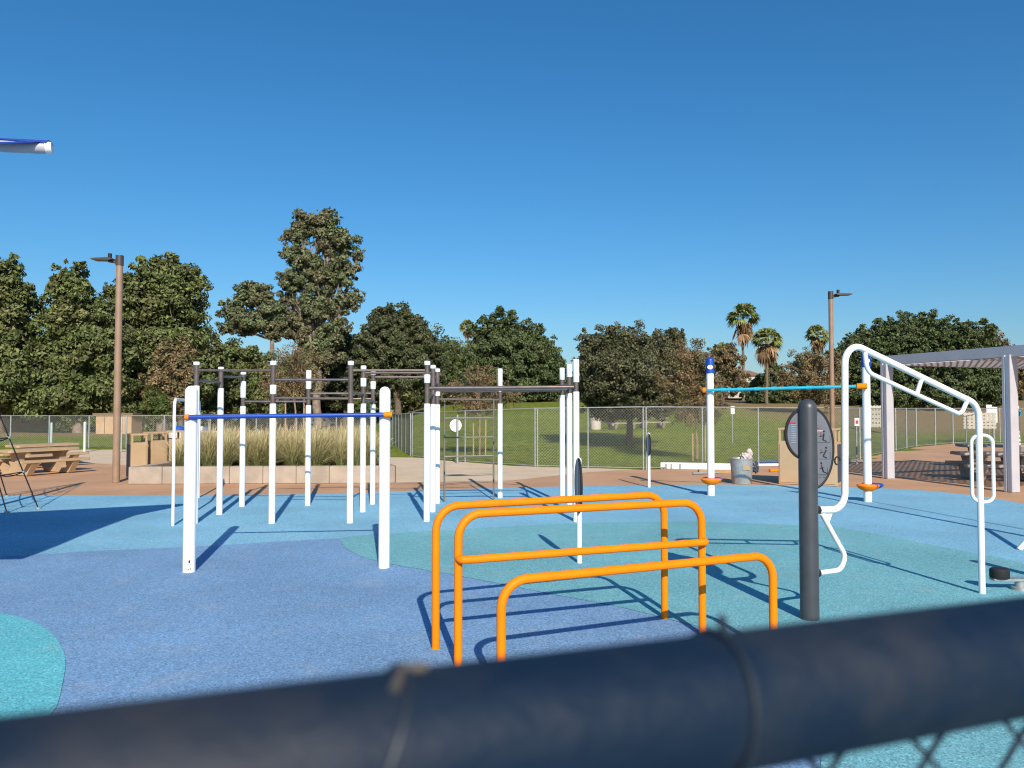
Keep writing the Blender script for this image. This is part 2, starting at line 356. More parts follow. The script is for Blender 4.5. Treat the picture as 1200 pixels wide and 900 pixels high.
# calisthenics frame: white posts with dark sleeves, metal bars
FR = {}
def frame_station():
    t = thing('calisthenics_frame', G(400, 606), 'large workout frame of many slim white posts joined by brown-grey metal bars', 'workout frame')
    posts = {1: (228, 614, 424, [(428, 452)]), 2: (257, 603.5, 430, [(434, 455)]), 3: (283.5, 594, 436, [(439, 447), (466, 476)]),
             4: (318.5, 614, 423, [(428, 451), (462, 473)]), 5: (360.5, 593, 434, [(456, 475)]), 6: (410, 613.5, 423, [(428, 473)]),
             7: (425, 600.5, 428.5, [(433, 443), (453, 473)]), 8: (436.5, 591.5, 434.5, [(439, 447), (456, 474)]),
             9: (500, 611.5, 423, [(428, 439), (449, 473)]), 10: (507, 600.5, 428, [(432, 473.5)]), 11: (512.3, 590.5, 432, [(436, 459), (464, 474)]),
             12: (586, 584, 432, [(459, 473)]), 13: (659, 590, 431, [(445, 463)]), 14: (667.5, 599.5, 427, [(442, 461)]), 15: (675.5, 612, 421, [(448, 459)])}
    for k, (px, by, ty, dk) in posts.items():
        b = G(px, by); zs = lambda q: P(CX, q, b.y).z
        h = zs(ty); r = .056
        FR[k] = b
        cuts = [(zs(y2), zs(y1)) for y1, y2 in dk][::-1]      # from the bottom up
        m = MB(); z = Z0; segs = []
        for a, c in cuts: segs.append((z, a)); z = c
        m.lathe([(r, segs[0][0]), (r, segs[0][1]-.006), (r-.006, segs[0][1])], (b.x, b.y, 0), 18)
        p = m.build('post', m_white, t)
        for a, c in cuts: MB().lathe([(.043, a), (.043, c)], (b.x, b.y, 0), 16).build('sleeve', m_brownmetal, p)
        for (a, c) in segs[1:]: MB().lathe([(r-.004, a), (r, a+.006), (r, c-.006), (r-.004, c)], (b.x, b.y, 0), 18).build('collar', m_white, p)
        MB().lathe([(r-.004, z), (r, z+.006), (r, h-.012), (r-.012, h)], (b.x, b.y, 0), 18).build('cap', m_white, p)
    def bar(a, b, y1, y2=None, r=.021, m=m_brownmetal, z=None):
        A, B = FR[a], FR[b]
        z1 = P(CX, y1, A.y).z if z is None else z; z2 = (P(CX, y2, B.y).z if y2 else z1) if z is None else z
        d = (B-A).normalized()*.04
        MB().tube([Vector((A.x, A.y, z1))+d, Vector((B.x, B.y, z2))-d], r, 10).build('crossbar', m, t)
    bar(1, 4, 434, 434); bar(1, 2, 446, 448); bar(2, 3, 441, 442.5); bar(3, 5, 470.5, 470.5)
    bar(4, 6, 445, 445); bar(4, 6, 466.5, 467); bar(5, 8, 461, 461); bar(5, 8, 467.5, 467.5)
    bar(6, 9, 434, 434); bar(7, 10, 437, 437); bar(8, 11, 442, 442); bar(6, 7, 461, 462); bar(7, 8, 470, 470)
    bar(9, 15, 455, 453.5, .032); bar(10, 14, 457, 456, .028); bar(11, 12, 458.3, 458.5, .026); bar(12, 13, 458.5, 457.5, .026)
    bar(9, 10, 462, 463); bar(10, 11, 449, 450); bar(13, 14, 452, 451); bar(14, 15, 453, 452)
    # upright rung ladder between two posts
    yb = FR[11].y+.25
    A, B = P(521, 468.5, yb), P(578.5, 467.5, yb+.3); A.z = B.z = (A.z+B.z)/2
    lad = MB(); A0, B0 = Vector((A.x, A.y, Z0)), Vector((B.x, B.y, Z0))
    lad.tube([A0, A], .019, 8); lad.tube([B0, B], .019, 8)
    d = (B-A).normalized()
    lad.tube([Vector((FR[11].x, FR[11].y, A.z))+d*.03, Vector((FR[12].x, FR[12].y, A.z))-d*.03], .02, 8)
    for q in (490, 512.5, 534.5, 556.5):
        z = P(CX, q, yb+.15).z; lad.tube([Vector((A.x, A.y, z)), Vector((B.x, B.y, z))], .017, 8)
    lad.build('ladder', m_rung, t)
frame_station()

# white inverted-U rail at the left
def u_rail():
    a, b = G(202.5, 617), G(232.5, 584); za = P(CX, 468, a.y).z
    t = MB().tube(fillet([(a.x, a.y, Z0), (a.x, a.y, za), (b.x, b.y, za), (b.x, b.y, Z0)], .16), .026, 12).build('u_shaped_rail', m_white, loc=((a+b)/2))
    tag(t, 'thin white upside-down-U tube rail at the left end of the workout frame', 'exercise rail')
u_rail()

# signs seen edge-on
def disc_sign(px, by, ty, cy, ry, label, r, off):
    b = G(px, by); h = P(CX, ty, b.y).z; t = thing('round_sign_post', b, label, 'sign', 'round information signs turned edge-on')
    MB().lathe(dome(r, h), (b.x, b.y, 0), 16).build('post', m_white, t)
    c = P(px, cy, b.y); rr = ry*b.y/F; an = R(3) if px < 700 else R(4)
    U = Vector((math.sin(an), -math.cos(an), 0)); W = Vector((math.cos(an), math.sin(an), 0))
    poly = [(rr*.8*math.cos(2*math.pi*k/32), rr*math.sin(2*math.pi*k/32)) for k in range(32)]
    O = Vector((b.x, b.y, c.z))-U*0-W*.024
    pn = MB().prism(poly, O, U, Vector((0, 0, 1)), W*.03).build('sign_panel', m_panel, t)
    MB().tube([O+W*.015+U*p[0]+Vector((0, 0, p[1])) for p in poly], .016, 8, closed=True).build('rim', m_black, pn)
disc_sign(679, 661.5, 536, 569, 31, 'waist-high white post with a round dark sign seen edge-on behind the orange bars', .031, 0)
disc_sign(760.7, 571.5, 507, 521, 12.5, 'small far white post with a dark disc sign seen edge-on, standing before the fence gate', .035, 0)

# orange bars
def orange_bars():
    g = 'orange push-up and dip bars'
    def frame(lx, ly, rx, ry, ty1, ty2, label, rad, low=None, worldp=None, dz=0):
        a, b = (G(lx, ly), G(rx, ry)) if worldp is None else worldp
        z = (P(CX, ty1, a.y).z+P(CX, ty2, b.y).z)/2+dz if worldp is None else ty1
        t = thing('orange_bar', (a+b)/2, label, 'exercise bar', g)
        MB().tube(fillet([(a.x, a.y, Z0), (a.x, a.y, z), (b.x, b.y, z), (b.x, b.y, Z0)], rad, 10), .0325, 16).build('bar_frame', m_orange, t)
        if low:
            d = (b-a).normalized(); n = Vector((d.y, -d.x, 0))
            z1, z2 = P(CX, low[0], a.y).z, P(CX, low[1], b.y).z; zz = (z1+z2)/2
            q = n*.075
            MB().tube(fillet([Vector((a.x, a.y, zz)), Vector((a.x, a.y, zz))+q-d*.0, Vector((b.x, b.y, zz))+q+d*.0, Vector((b.x, b.y, zz))+d*.0], .06, 6), .0315, 14).build('lower_bar', m_orange, t)
        return a, b
    frame(510.5, 762.5, 779, 726.5, 600, 578, 'rear tall orange bar with a single top tube', .2, dz=.018)
    frame(536.8, 782, 823.3, 746, 598, 587, 'middle orange bar with a second tube at half height', .19, low=(655, 633), dz=-.02)
    a, b = Vector((-.074, 5.25, 0)), Vector((2.11, 6.19, 0))
    frame(0, 0, 0, 0, .812, 0, 'lowest and nearest orange bar, about waist low', .19, worldp=(a, b))
orange_bars()

# sign post with panels and the white ramp of tubes
def station_right():
    b = G(949, 727.5); h = P(CX, 467.5, b.y).z; Y = b.y; k = F/Y
    t = thing('handrail_exercise_station', b, 'dark grey post with a round instruction sign joined to a high sloping white tube rail', 'exercise station')
    MB().lathe(dome(.086, h), (b.x, b.y, 0), 32).build('post', m_dark, t)
    up = Vector((0, 0, 1))
    def half(side, cx, cy, a, bb, yo, rot, nm):
        c = P(cx, cy, Y+yo); U = Vector((math.cos(rot), math.sin(rot), 0)); W = Vector((-math.sin(rot), math.cos(rot), 0))
        poly = [(side*a*math.cos(th), bb*math.sin(th)) for th in [math.pi*(i/24-.5) for i in range(25)]]
        pn = MB().prism(poly, c, U, up, W*.022).build('sign_panel', m_panel, t); pn['label'] = nm
        ring = [c+W*.011+U*p[0]+up*p[1] for p in poly]
        MB().tube(ring+[c+W*.011-up*bb], .016, 8, closed=False).build('rim', m_black, pn)
        def at(u, v): return c-W*.0015+U*u+up*v
        return pn, at, U, W
    pn, at, U, W = half(1, 951.5, 525.5, .213, .378, -.03, R(6), 'right half of the round sign with exercise pictograms')
    Mx = Matrix((U, W, up)).transposed().to_4x4()
    ink = MB(); red = MB(); wh = MB()
    def bar(mb, o, a_, b_, w_=.006):
        A, B = at(*a_) if o is None else o(*a_), at(*b_) if o is None else o(*b_)
        mb.tube([A, B], w_/2, 4, smooth=False)
    # three framed pictograms: stick figures at the rail
    for j, v in enumerate((.10, -.055, -.2)):
        ink = MB()
        if v > -.19: x0, x1 = .052, .18
        else: x0, x1 = .052, .15
        for a_, b_ in (((x0, v-.045), (x1, v-.045)), ((x0, v-.045), (x0, v+.02)), ((x1, v-.045), (x1, v+.02))): bar(ink, None, a_, b_, .003)
        bx = .11
        bar(ink, None, (bx, v-.02), (bx+(.01, .03, -.02)[j], v+.04), .014)
        bar(ink, None, (bx, v-.02), (bx+.035, v-.035), .010); bar(ink, None, (bx, v+.02), (bx-.035, v+.01), .008)
        bar(ink, None, (bx+(.01, .03, -.02)[j], v+.055), (bx+(.01, .03, -.02)[j], v+.068), .018)
        ink.build('pictogram', m_ink, pn); rr_ = MB(); bar(rr_, None, (bx-.02, v+.02), (bx-.02, v+.05), .010); rr_.build('red_figure', m_red, pn)
    ink = MB()
    for i in range(3): bar(red, None, (.055, .19+i*.012), (.095, .19+i*.012), .003)
    bar(wh, None, (.05, .165), (.11, .165), .006); bar(wh, None, (.05, .155), (.10, .155), .003)
    for i in range(2):
        for q in (.06, .105): sp_ = MB(); bar(sp_, None, (q, -.275+i*.016), (q+.03, -.275+i*.016), .003); sp_.build('small_print', m_ink, pn)
    red.build('red_title', m_red, pn); wh.build('title_lines', m_whiteink, pn)
    pn2, at2, U2, W2 = half(-1, 944, 508.5, .176, .235, .0, R(-8), 'left half of the round sign with a text block')
    red = MB(); blk = MB()
    bar(red, at2, (-.145, .105), (-.09, .105), .012)
    for i in range(11): bar(blk, at2, (-.135+(i % 3)*.003, .085-i*.017), (-.085-(i*7 % 3)*.004, .085-i*.017), .007)
    red.build('red_print', m_red, pn2); blk.build('text_lines', m_blueink, pn2)
    # slotted spine beside the post
    MB().box(P(952.5, 526, Y-.045), (.03, .03, .70)).build('spine', m_black, t)
    # white tube
    e = G(1151, 697.5); d = (e-b).normalized(); L = (e-b).length
    def q(px, py):      # a point of the station's upright plane seen at a pixel
        x, y, z = ray(px, py); nrm = Vector((-d.y, d.x, 0)); s = nrm.dot(b)/(nrm.x*x+nrm.y*y); return Vector((x*s, y*s, H+z*s))
    ex, ey = e.x, e.y
    topc = q(990, 398)
    main = [q(960, 597.5), q(988.5, 597.5), q(990.5, 402), q(1140, 477), Vector((ex, ey, q(1141, 470).z)), Vector((ex, ey, Z0))]
    main = [q(960, 597.5), q(990, 597), q(990, 398.5), Vector((ex, ey, q(1146, 474.5).z)), Vector((ex, ey, Z0))]
    MB().tube(fillet(main, [0, .2, .17, .2, 0], 10), .033, 16).build('rail', m_white, t)
    MB().tube(fillet([q(1013, 408), q(1016, 436), q(1126, 486), q(1135, 466)], [0, .14, .09, 0], 8), .023, 12).build('inner_rail', m_white, t)
    MB().tube([q(1080, 444), q(1074.5, 461)], .022, 10).build('strut', m_white, t)
    # oval grip at the end post
    zt, zb = q(1151, 510).z, q(1151, 588).z; pd = Vector((.93, -.36, 0)).normalized()
    c = Vector((ex, ey, 0)); lo = []
    w_ = .125
    ring = [c+pd*(-.075)+up*zb, c+pd*w_+up*zb, c+pd*w_+up*zt, c-pd*.075+up*zt]
    MB().tube(fillet(ring, .085, 8, closed=True), .019, 12, closed=True).build('oval_grip', m_white, t)
    # hanging leg brace and black bolt knobs
    MB().tube(fillet([q(963, 602), q(991, 652), q(985, 668), q(958, 671.5)], [0, .1, .1, 0], 8), .024, 12).build('brace', m_white, t)
    MB().prism([(0, 0), (.17, .03), (.09, -.13)], q(962, 601), d, up, Vector((-d.y, d.x, 0))*.012).build('gusset', m_white, t)
    for px, py in ((957.5, 597.5), (957.5, 671.5)):
        m = q(px, py); MB().tube([m-d*.03, m+d*.02], .038, 12).build('bolt_knob', m_black, t)
station_right()

# right pull-up station
def pullup2():
    b1, b2 = G(833.2, 581), G(1017, 588.5)
    t = thing('pull_up_bar_station', (b1+b2)/2, 'tall pull-up station with a long turquoise bar and blue-capped white posts', 'exercise bar')
    for i, (b, ty, sy, cap) in enumerate(((b1, 418.5, 562.5, 437.5), (b2, 409.5, 569.5, 430))):
        h = P(CX, ty, b.y).z; r = .082; zc = P(CX, cap, b.y).z
        p = MB().lathe([(r, Z0), (r, zc)], (b.x, b.y, 0), 24).build('post', m_white, t)
        pr = [(r+.012, zc), (r+.012, h-r)]+[(max(.004, (r+.012)*math.cos(math.pi/2*k/5)), h-r+(r)*math.sin(math.pi/2*k/5)) for k in range(1, 6)]
        c = MB().lathe(pr, (b.x, b.y, 0), 24).build('cap', m_blue, p)
        zz = P(CX, cap-7, b.y).z
        MB().lathe([(.075, -.012), (.07, .0), (.0, .004)], (0, 0, 0), 16).build  # (shape of the oval badge below)
        ov = [(.062*math.cos(2*math.pi*k/20), .05*math.sin(2*math.pi*k/20)) for k in range(20)]
        MB().prism(ov, (b.x-.02, b.y-r-.018, zz), (1, 0, 0), (0, 0, 1), (0, .03, 0)).build('badge', m_white, c)
        s = P(CX, sy, b.y).z; R_ = .235
        bowl = [(.09, s-.10), (R_*.55, s-.085), (R_*.85, s-.045), (R_, s+.01), (R_-.01, s+.035), (R_*.7, s+.045), (.082, s+.045)]
        MB().lathe(bowl, (b.x, b.y-.02, 0), 28, sy=.8).build('foot_step', m_orange, t)
        rimx = .05 if i == 0 else .13
        MB().lathe([(.08, s-.08), (R_*.8, s-.035), (R_+.004, s+.012), (R_-.03, s+.05), (.084, s+.052)], (b.x+rimx, b.y+.07, 0), 28, sy=.8).build('foot_step', m_blue, t)
    A, B = P(828.5, 457.2, b1.y-.13), P(1012, 452.6, b2.y-.13); d = (B-A).normalized()
    MB().tube([A, B], .033, 14).build('bar', m_teal, t)
    for k in range(1, 9):
        q = A+(B-A)*k/9; MB().tube([q-d*.06, q+d*.06], .041, 12).build('grip_ring', m_teal, t)
    for q, s in ((A, -1), (B, 1)):
        MB().tube([q+d*(.07 if s > 0 else -.09), q+d*(-.02 if s < 0 else -.13)], .062, 14).build('clamp', m_orange, t)
pullup2()

# ---------------------------------------------------------------- plaza furniture
def bin_unit(x, y, w_, dp, hb, hh, rz, label, group, dark=None):
    t = thing('bin_enclosure', (x, y, 0), label, 'trash bin', group)
    M = Matrix.Translation((x, y, 0)) @ Matrix.Rotation(rz, 4, 'Z')
    def bx(mb, c, d): mb.box(M @ Vector(c), d, M=Matrix.Rotation(rz, 4, 'Z')); return mb
    bx(MB(), (0, 0, hb/2+.01), (w_, dp, hb)).build('cabinet', m_bin, t, bevel=.008)
    bx(MB(), (0, -dp/2-.008, hb*.5), (w_-.08, .012, hb-.12)).build('door', m_bin, t)
    m = MB(); th = .05
    for sx in (-1, 1):
        for sy in (-1, 1): bx(m, (sx*(w_/2-th/2-.01), sy*(dp/2-th/2-.01), hb+hh/2+.01), (th, th, hh))
    bx(m, (0, 0, hb+hh+.03), (w_, dp, .05))
    m.build('hood', m_bin, t, bevel=.004)
    bx(MB(), (w_/2+.006, 0, hb*.5+.02), (.01, dp-.14, hb-.15)).build('side_panel', m_bind if dark == 'r' else m_bin, t)
    bx(MB(), (-w_/2-.006, 0, hb*.5+.02), (.01, dp-.1, hb-.12)).build('side_panel', m_bind if dark == 'l' else m_bin, t)
    MB().lathe([(w_*.28, hb+.012), (w_*.28, hb+.03)], (x, y, 0), 20).build('chute', m_bind, t)
    return t
g = G(155, 562)
bin_unit(g.x+.0, g.y+.25, .44, .44, 1.02, .2, R(42), 'leftmost tan bin enclosure beside the left lamp pole', 'tan bin enclosures behind the planter', 'l')  # dark left panel paints in the shaded side of this cabinet
g = G(174, 560); bin_unit(g.x+.02, g.y+.35, .50, .44, 1.05, .2, R(55), 'middle tan bin enclosure of the row of three behind the planter', 'tan bin enclosures behind the planter')
g = G(195, 558); bin_unit(g.x+.02, g.y+.35, .50, .44, 1.07, .2, R(42), 'right-hand bin enclosure of three, partly behind the ornamental grass', 'tan bin enclosures behind the planter')
g = G(938, 569); bin_unit(g.x+.04, g.y+.45, .72, .62, 1.12, .30, R(-32), 'tan bin enclosure mostly hidden behind the round instruction sign', 'tan bin enclosures by the pull-up station')
g = G(973, 569.5); bin_unit(g.x-.06, g.y+.22, .72, .62, 1.12, .30, R(-32), 'tan bin enclosure with a dark side panel beside the white sloping rail', 'tan bin enclosures by the pull-up station', 'r')
bt = [o for o in col.objects if o.get('label', '').startswith('tan bin enclosure with a dark side')][0]; lc = P(981.5, 540, 18.95)
MB().tube([lc+Vector((.07*math.cos(k*.45), 0, .10*math.sin(k*.45))) for k in range(11)], .022, 8).build('latch', m_black, bt)

def trash_can():
    g = G(872.5, 568); x, y = g.x, g.y+.24
    t = thing('trash_can', (x, y, 0), 'open galvanised metal trash can stuffed with bags on the tan concrete', 'trash can')
    m = MB(); seg = 72; vs = []; fs = []; prof = [(.245, .01), (.25, .03), (.25, .08), (.255, .10), (.262, .30), (.27, .34), (.272, .36), (.285, .62), (.288, .64), (.30, .655), (.30, .675), (.285, .675), (.27, .60), (.25, .30)]
    for i, (r_, z) in enumerate(prof):
        for k in range(seg):
            a = 2*math.pi*k/seg; rr = r_+(.006 if (k % 3 == 0 and .09 < z < .63 and i < 9) else 0); vs.append((x+rr*math.cos(a), y+rr*math.sin(a), z))
    for i in range(len(prof)-1):
        for k in range(seg): fs.append((i*seg+k, i*seg+(k+1) % seg, (i+1)*seg+(k+1) % seg, (i+1)*seg+k))
    fs.append(tuple(range(13*seg, 14*seg)))
    m.add(vs, fs, True); m.build('can_body', m_galv, t)
    MB().prism([(-.07, 0), (.12, 0), (.09, .12), (-.07, .13)], (x+.02, y-.292, .38), (1, 0, 0), (0, 0, 1), (0, .012, 0)).build('label', m_stake, t)
    MB().tube(fillet([(x+.27, y-.05, .56), (x+.33, y-.05, .56), (x+.33, y-.05, .46), (x+.27, y-.05, .46)], .03), .008, 6).build('handle', m_galv, t)
    def bag(cx, cy, cz, r_, m_, nm, sz=1, lab='crumpled plastic bag'):
        b = bmesh.new(); bmesh.ops.create_icosphere(b, subdivisions=3, radius=r_)
        for v in b.verts:
            n = v.co.normalized(); f = 1+.28*math.sin(n.x*9+cx*30)*math.sin(n.y*7+2)*math.sin(n.z*8+1)+random.uniform(-.09, .09)
            v.co = Vector((v.co.x*f+cx, v.co.y*f+cy, v.co.z*f*sz+cz))
        me = bpy.data.meshes.new(nm); b.to_mesh(me); b.free(); me.materials.append(m_); o = bpy.data.objects.new(nm, me); col.objects.link(o)
        tag(o, lab, 'bag'); return o
    bag(x+.10, y-.06, .70, .15, m_bagw, 'plastic_bag', .75, 'crumpled pale plastic bag filling the galvanised trash can')
    bag(x+.22, y+.02, .80, .075, m_bagw, 'plastic_bag', 1.6, 'twisted white bag end poking up from the trash can')
    bag(x+.37, y-.0, .43, .085, m_bind, 'plastic_bag', 1.8, 'dark bag hanging off the right side of the trash can')
trash_can()

# things lying by the fence
def lying():
    a, b = G(775, 549.5), G(868, 551.5)
    for i, (p, q_, z, hh, w_) in enumerate(((a, b, 0, .20, .22),)):
        d = (q_-p); L = d.length; rz = math.atan2(d.y, d.x)
        t = thing('white_beam', (p+q_)/2, 'long white box beam lying on the ground along the fence', 'beam')
        MB().box((p+q_)/2+Vector((0, .1, .11)), (L, .24, .20), rz).build('beam_body', m_white, t, bevel=.01)
        for s in (.06, .13, .24): MB().box(p+d*s+Vector((0, -.03, .1)), (.05, .03, .15), rz).build('bracket', m_galv, t)
    a, b = G(818, 554), G(858, 554.5); d = b-a
    tag(MB().box((a+b)/2+Vector((0, 0, .05)), (d.length, .2, .09)).build('timber_plank', m_stake, bevel=.005), 'short brown plank in front of the long white beam', 'plank')
    a, b = G(812, 556.5), G(842, 555.5)
    tag(MB().tube([a+Vector((0, 0, .045)), b+Vector((0, 0, .045))], .035, 10).build('grey_pipe', m_galv), 'short grey pipe lying behind the left turquoise-bar post', 'pipe')
    for (p, q_, m_, r_, lab) in (((884, 543), (925, 542), m_plastic_blue, .04, 'blue pipe lying by the fence right of the trash can'), ((888, 547), (925, 546.5), m_white, .05, 'thick white pipe lying nearer than the blue pipe'), ((902, 553.5), (921, 553), m_orange, .05, 'short orange tube on the ground left of the tan bins')):
        A, B = G(*p), G(*q_); tag(MB().tube([A+Vector((0, 0, r_+.006)), B+Vector((0, 0, r_+.006))], r_, 10).build('pipe', m_), lab, 'pipe')
lying()

# planter
def planter():
    A, B = G(150, 568), G(463, 566.5); d = (B-A).normalized(); n = Vector((-d.y, d.x, 0)); L = (B-A).length
    t = thing('planter_wall', (A+B)/2, 'long low cast concrete planter wall holding the ornamental grass', 'planter')
    nseg = 8
    for k in range(nseg):
        p = A+d*(L*k/nseg+.006); q_ = A+d*(L*(k+1)/nseg-.006); c = (p+q_)/2+n*.15
        MB().box(c+Vector((0, 0, .235)), ((q_-p).length, .3, .45), math.atan2(d.y, d.x)).build('wall_block', m_conc, t, bevel=.012)
    A2, B2 = A+n*3.7+d*.1, B+n*3.7-d*1.05           # the plan is a trapezium, narrower at the back
    for p_, q_, s_ in ((A+n*.3, A2, 1), (B+n*.3, B2, -1)):
        e_ = (q_-p_).normalized(); c = (p_+q_)/2+d*.155*s_+Vector((0, 0, .225)); MB().box(c, ((q_-p_).length-.03, .3, .44), math.atan2(e_.y, e_.x)).build('end_wall', m_conc, t, bevel=.012)
    MB().box((A2+B2)/2+n*.16+Vector((0, 0, .225)), ((B2-A2).length, .3, .44), math.atan2(d.y, d.x)).build('back_wall', m_conc, t, bevel=.012)
    soil = mat('planter_soil', (.10, .075, .05), .95, bump=.6, bscale=20)
    q4 = [A+n*.3+d*.3, B+n*.3-d*.3, B2-d*.3, A2+d*.3]; MB().prism([(p.x, p.y) for p in q4], (0, 0, .01), (1, 0, 0), (0, 1, 0), (0, 0, .36)).build('soil', soil, t)
    # ornamental grass
    gm = bpy.data.materials.new('ornamental_grass'); gm.use_nodes = True; nn = gm.node_tree.nodes; l = gm.node_tree.links; bs = nn['Principled BSDF']; bs.inputs['Roughness'].default_value = .7
    uv = nn.new('ShaderNodeAttribute'); uv.attribute_name = 'along'
    cr = nn.new('ShaderNodeValToRGB'); e = cr.color_ramp.elements; e[0].position = .0; e[0].color = (.11, .13, .035, 1); e[1].position = 1; e[1].color = (.50, .41, .22, 1)
    x = e.new(.35); x.color = (.15, .165, .05, 1); x = e.new(.65); x.color = (.27, .245, .10, 1)
    l.new(uv.outputs['Fac'], cr.inputs[0])
    ge = nn.new('ShaderNodeNewGeometry'); mr = nn.new('ShaderNodeMapRange'); mr.inputs['To Min'].default_value = .6; mr.inputs['To Max'].default_value = 1.35; l.new(ge.outputs['Random Per Island'], mr.inputs[0])
    mx = nn.new('ShaderNodeMix'); mx.data_type = 'RGBA'; mx.blend_type = 'MULTIPLY'; mx.inputs[0].default_value = 1; l.new(cr.outputs[0], mx.inputs[6]); l.new(mr.outputs[0], mx.inputs[7]); l.new(mx.outputs[2], bs.inputs['Base Color'])
    vs = []; fs = []; al = []
    cl = []
    for r_ in range(4):
        for k in range(13):
            cl.append((.95+k*(L-1.7-r_*.25)/12+random.uniform(-.2, .2), .75+r_*.8+random.uniform(-.15, .15)))
    for (u, v) in cl:
        c = A+d*u+n*v; sz = random.uniform(.85, 1.15)*(.8 if u < 1.4 else 1)
        for _ in range(340):
            a = random.uniform(0, 2*math.pi); r0 = random.uniform(0, .13); lean = random.random()**1.2*.75*sz; hh = random.uniform(.7, 1.18)*sz*(1-.25*lean); wv = random.uniform(.003, .006)
            if random.random() < .5: hh *= random.uniform(.35, .65)
            da = Vector((math.cos(a), math.sin(a), 0)); base = c+da*r0+Vector((0, 0, .37)); sd = Vector((-da.y, da.x, 0))*wv
            if random.random() < .5: sd = Vector((wv, 0, 0))
            b0 = len(vs); wind = Vector((.12*random.random(), 0, 0))
            for i, tt in enumerate((0, .35, .7, 1)):
                p = base+da*(lean*tt**1.8)+wind*tt*tt+Vector((0, 0, hh*(tt-.18*lean*tt**3)))
                ww = (1, 1, .8, .25)[i] if random.random() < .7 else 1
                vs += [tuple(p-sd*ww), tuple(p+sd*ww)]; al += [tt, tt]
            for i in range(3): fs.append((b0+2*i, b0+2*i+1, b0+2*i+3, b0+2*i+2))
    me = bpy.data.meshes.new('ornamental_grass'); me.from_pydata(vs, [], fs); at_ = me.attributes.new('along', 'FLOAT', 'POINT'); at_.data.foreach_set('value', al); me.materials.append(gm)
    o = bpy.data.objects.new('ornamental_grass', me); col.objects.link(o); tag(o, 'tall straw-coloured ornamental grass growing in the planter', 'grass', kind='stuff')
planter()

# concrete picnic tables
def picnic_proto(m_, label, group):
    t = thing('picnic_table', (0, 0, 0), label, 'picnic table', group); t['_rot'] = 1
    def rounded(w_, l_, r_=.09, n=5):
        pts = []
        for sx, sy, a0 in ((1, 1, 0), (-1, 1, 90), (-1, -1, 180), (1, -1, 270)):
            for k in range(n+1):
                a = R(a0+90*k/n); pts.append((sx*(w_/2-r_)+r_*math.cos(a), sy*(l_/2-r_)+r_*math.sin(a)))
        return pts
    MB().prism(rounded(.78, 2.15), (0, 0, .68), (1, 0, 0), (0, 1, 0), (0, 0, .085)).build('table_top', m_, t, bevel=.012)
    for s in (-1, 1): MB().prism(rounded(.32, 2.1, .05), (s*.74, 0, .385), (1, 0, 0), (0, 1, 0), (0, 0, .075)).build('bench', m_, t, bevel=.01)
    half = [(.0, .02), (.62, .02), (.88, .385), (.64, .385), (.47, .16), (.30, .14), (.20, .24), (.17, .45), (.22, .60), (.34, .68), (0, .68)]
    for yy in (-.62, .62):
        poly = half[1:-1]+[(-x, z) for x, z in reversed(half[1:-1])]
        MB().prism(poly, (0, yy-.09, 0), (1, 0, 0), (0, 0, 1), (0, .18, 0)).build('support', m_, t)
    return t
def copy_tree(o, parent=None):
    c = o.copy(); col.objects.link(c)
    if parent: c.parent = parent
    for ch in list(o.children): copy_tree(ch, c)
    return c
pt = picnic_proto(m_table, 'nearest concrete picnic table on the tan plaza at the left edge', 'concrete picnic tables')
u_ang = math.atan2(1.9, 1.0)
pt.location = (-14.35, 23.1, .006); pt.rotation_euler.z = u_ang-R(90)
p2 = copy_tree(pt); p2.location = (-16.0, 26.0, .006); p2['label'] = 'second concrete picnic table, behind the nearest one at the left edge'
p3 = copy_tree(pt); p3.location = (-16.6, 22.6, .006); p3['label'] = 'concrete picnic table cut off by the left edge of the photo'
pc = picnic_proto(m_conc, 'shaded picnic table under the silver pergola at the right edge', 'concrete picnic tables')
q = G(1160, 567); pc.location = (q.x+.9, q.y+1.1, .006); pc.rotation_euler.z = R(78)
pc2 = copy_tree(pc); pc2.location = (16.2, 25.6, .006); pc2.rotation_euler.z = R(80); pc2['label'] = 'farther picnic table under the pergola, behind the shaded one'
for (px, Y, rz, lab) in ((728, 51, 12, 'pale picnic table on the lawn behind the round tree, nearer the blue-lidded bin'), (764, 52, 5, 'pale picnic table behind the round lawn tree, farther from the blue-lidded bin'), (232, 41, 20, 'picnic table on the left lawn covered with party things')):
    g_ = GT(px, Y); c = copy_tree(pc); c.location = g_; c.rotation_euler.z = R(90+rz); c['label'] = lab

# lamp poles
def lamp(px, by, ty, arm, r_, label, Yd=None):
    b = G(px, by); h = P(CX, ty, b.y).z
    t = thing('light_pole', b, label, 'lamp post', 'brown lamp poles')
    MB().tube([(b.x, b.y, Z0), (b.x, b.y, h-.26)], [r_, r_*.9], 20).build('pole', m_lampb, t)
    MB().lathe([(r_*1.05, h-.27), (r_*1.05, h)], (b.x, b.y, 0), 18).build('collar', m_lamph, t)
    MB().tube([(b.x, b.y, h-.2), (b.x+arm*.28, b.y-.05, h-.16)], .035, 8).build('arm', m_lamph, t)
    hd = MB().prism([(0, -.02), (.10, -.045), (.56, -.035), (.60, -.01), (.5, .012), (.08, .03)], (b.x+arm*.12, b.y-.17, h-.10), (arm, 0, 0), (0, 0, 1), (0, .3, 0))
    hd.build('lamp_head', m_lamph, t)
    MB().lathe([(.05, h-.06), (.05, h+.05)], (b.x+arm*.25, b.y-.03, 0), 10).build('photocell', m_black, t)
lamp(136, 565.5, 299.5, -1, .096, 'brown lamp pole at the left beside the bin enclosures')
lamp(976, 545, 341.5, 1, .085, 'brown lamp pole at the right behind the tall white rail')

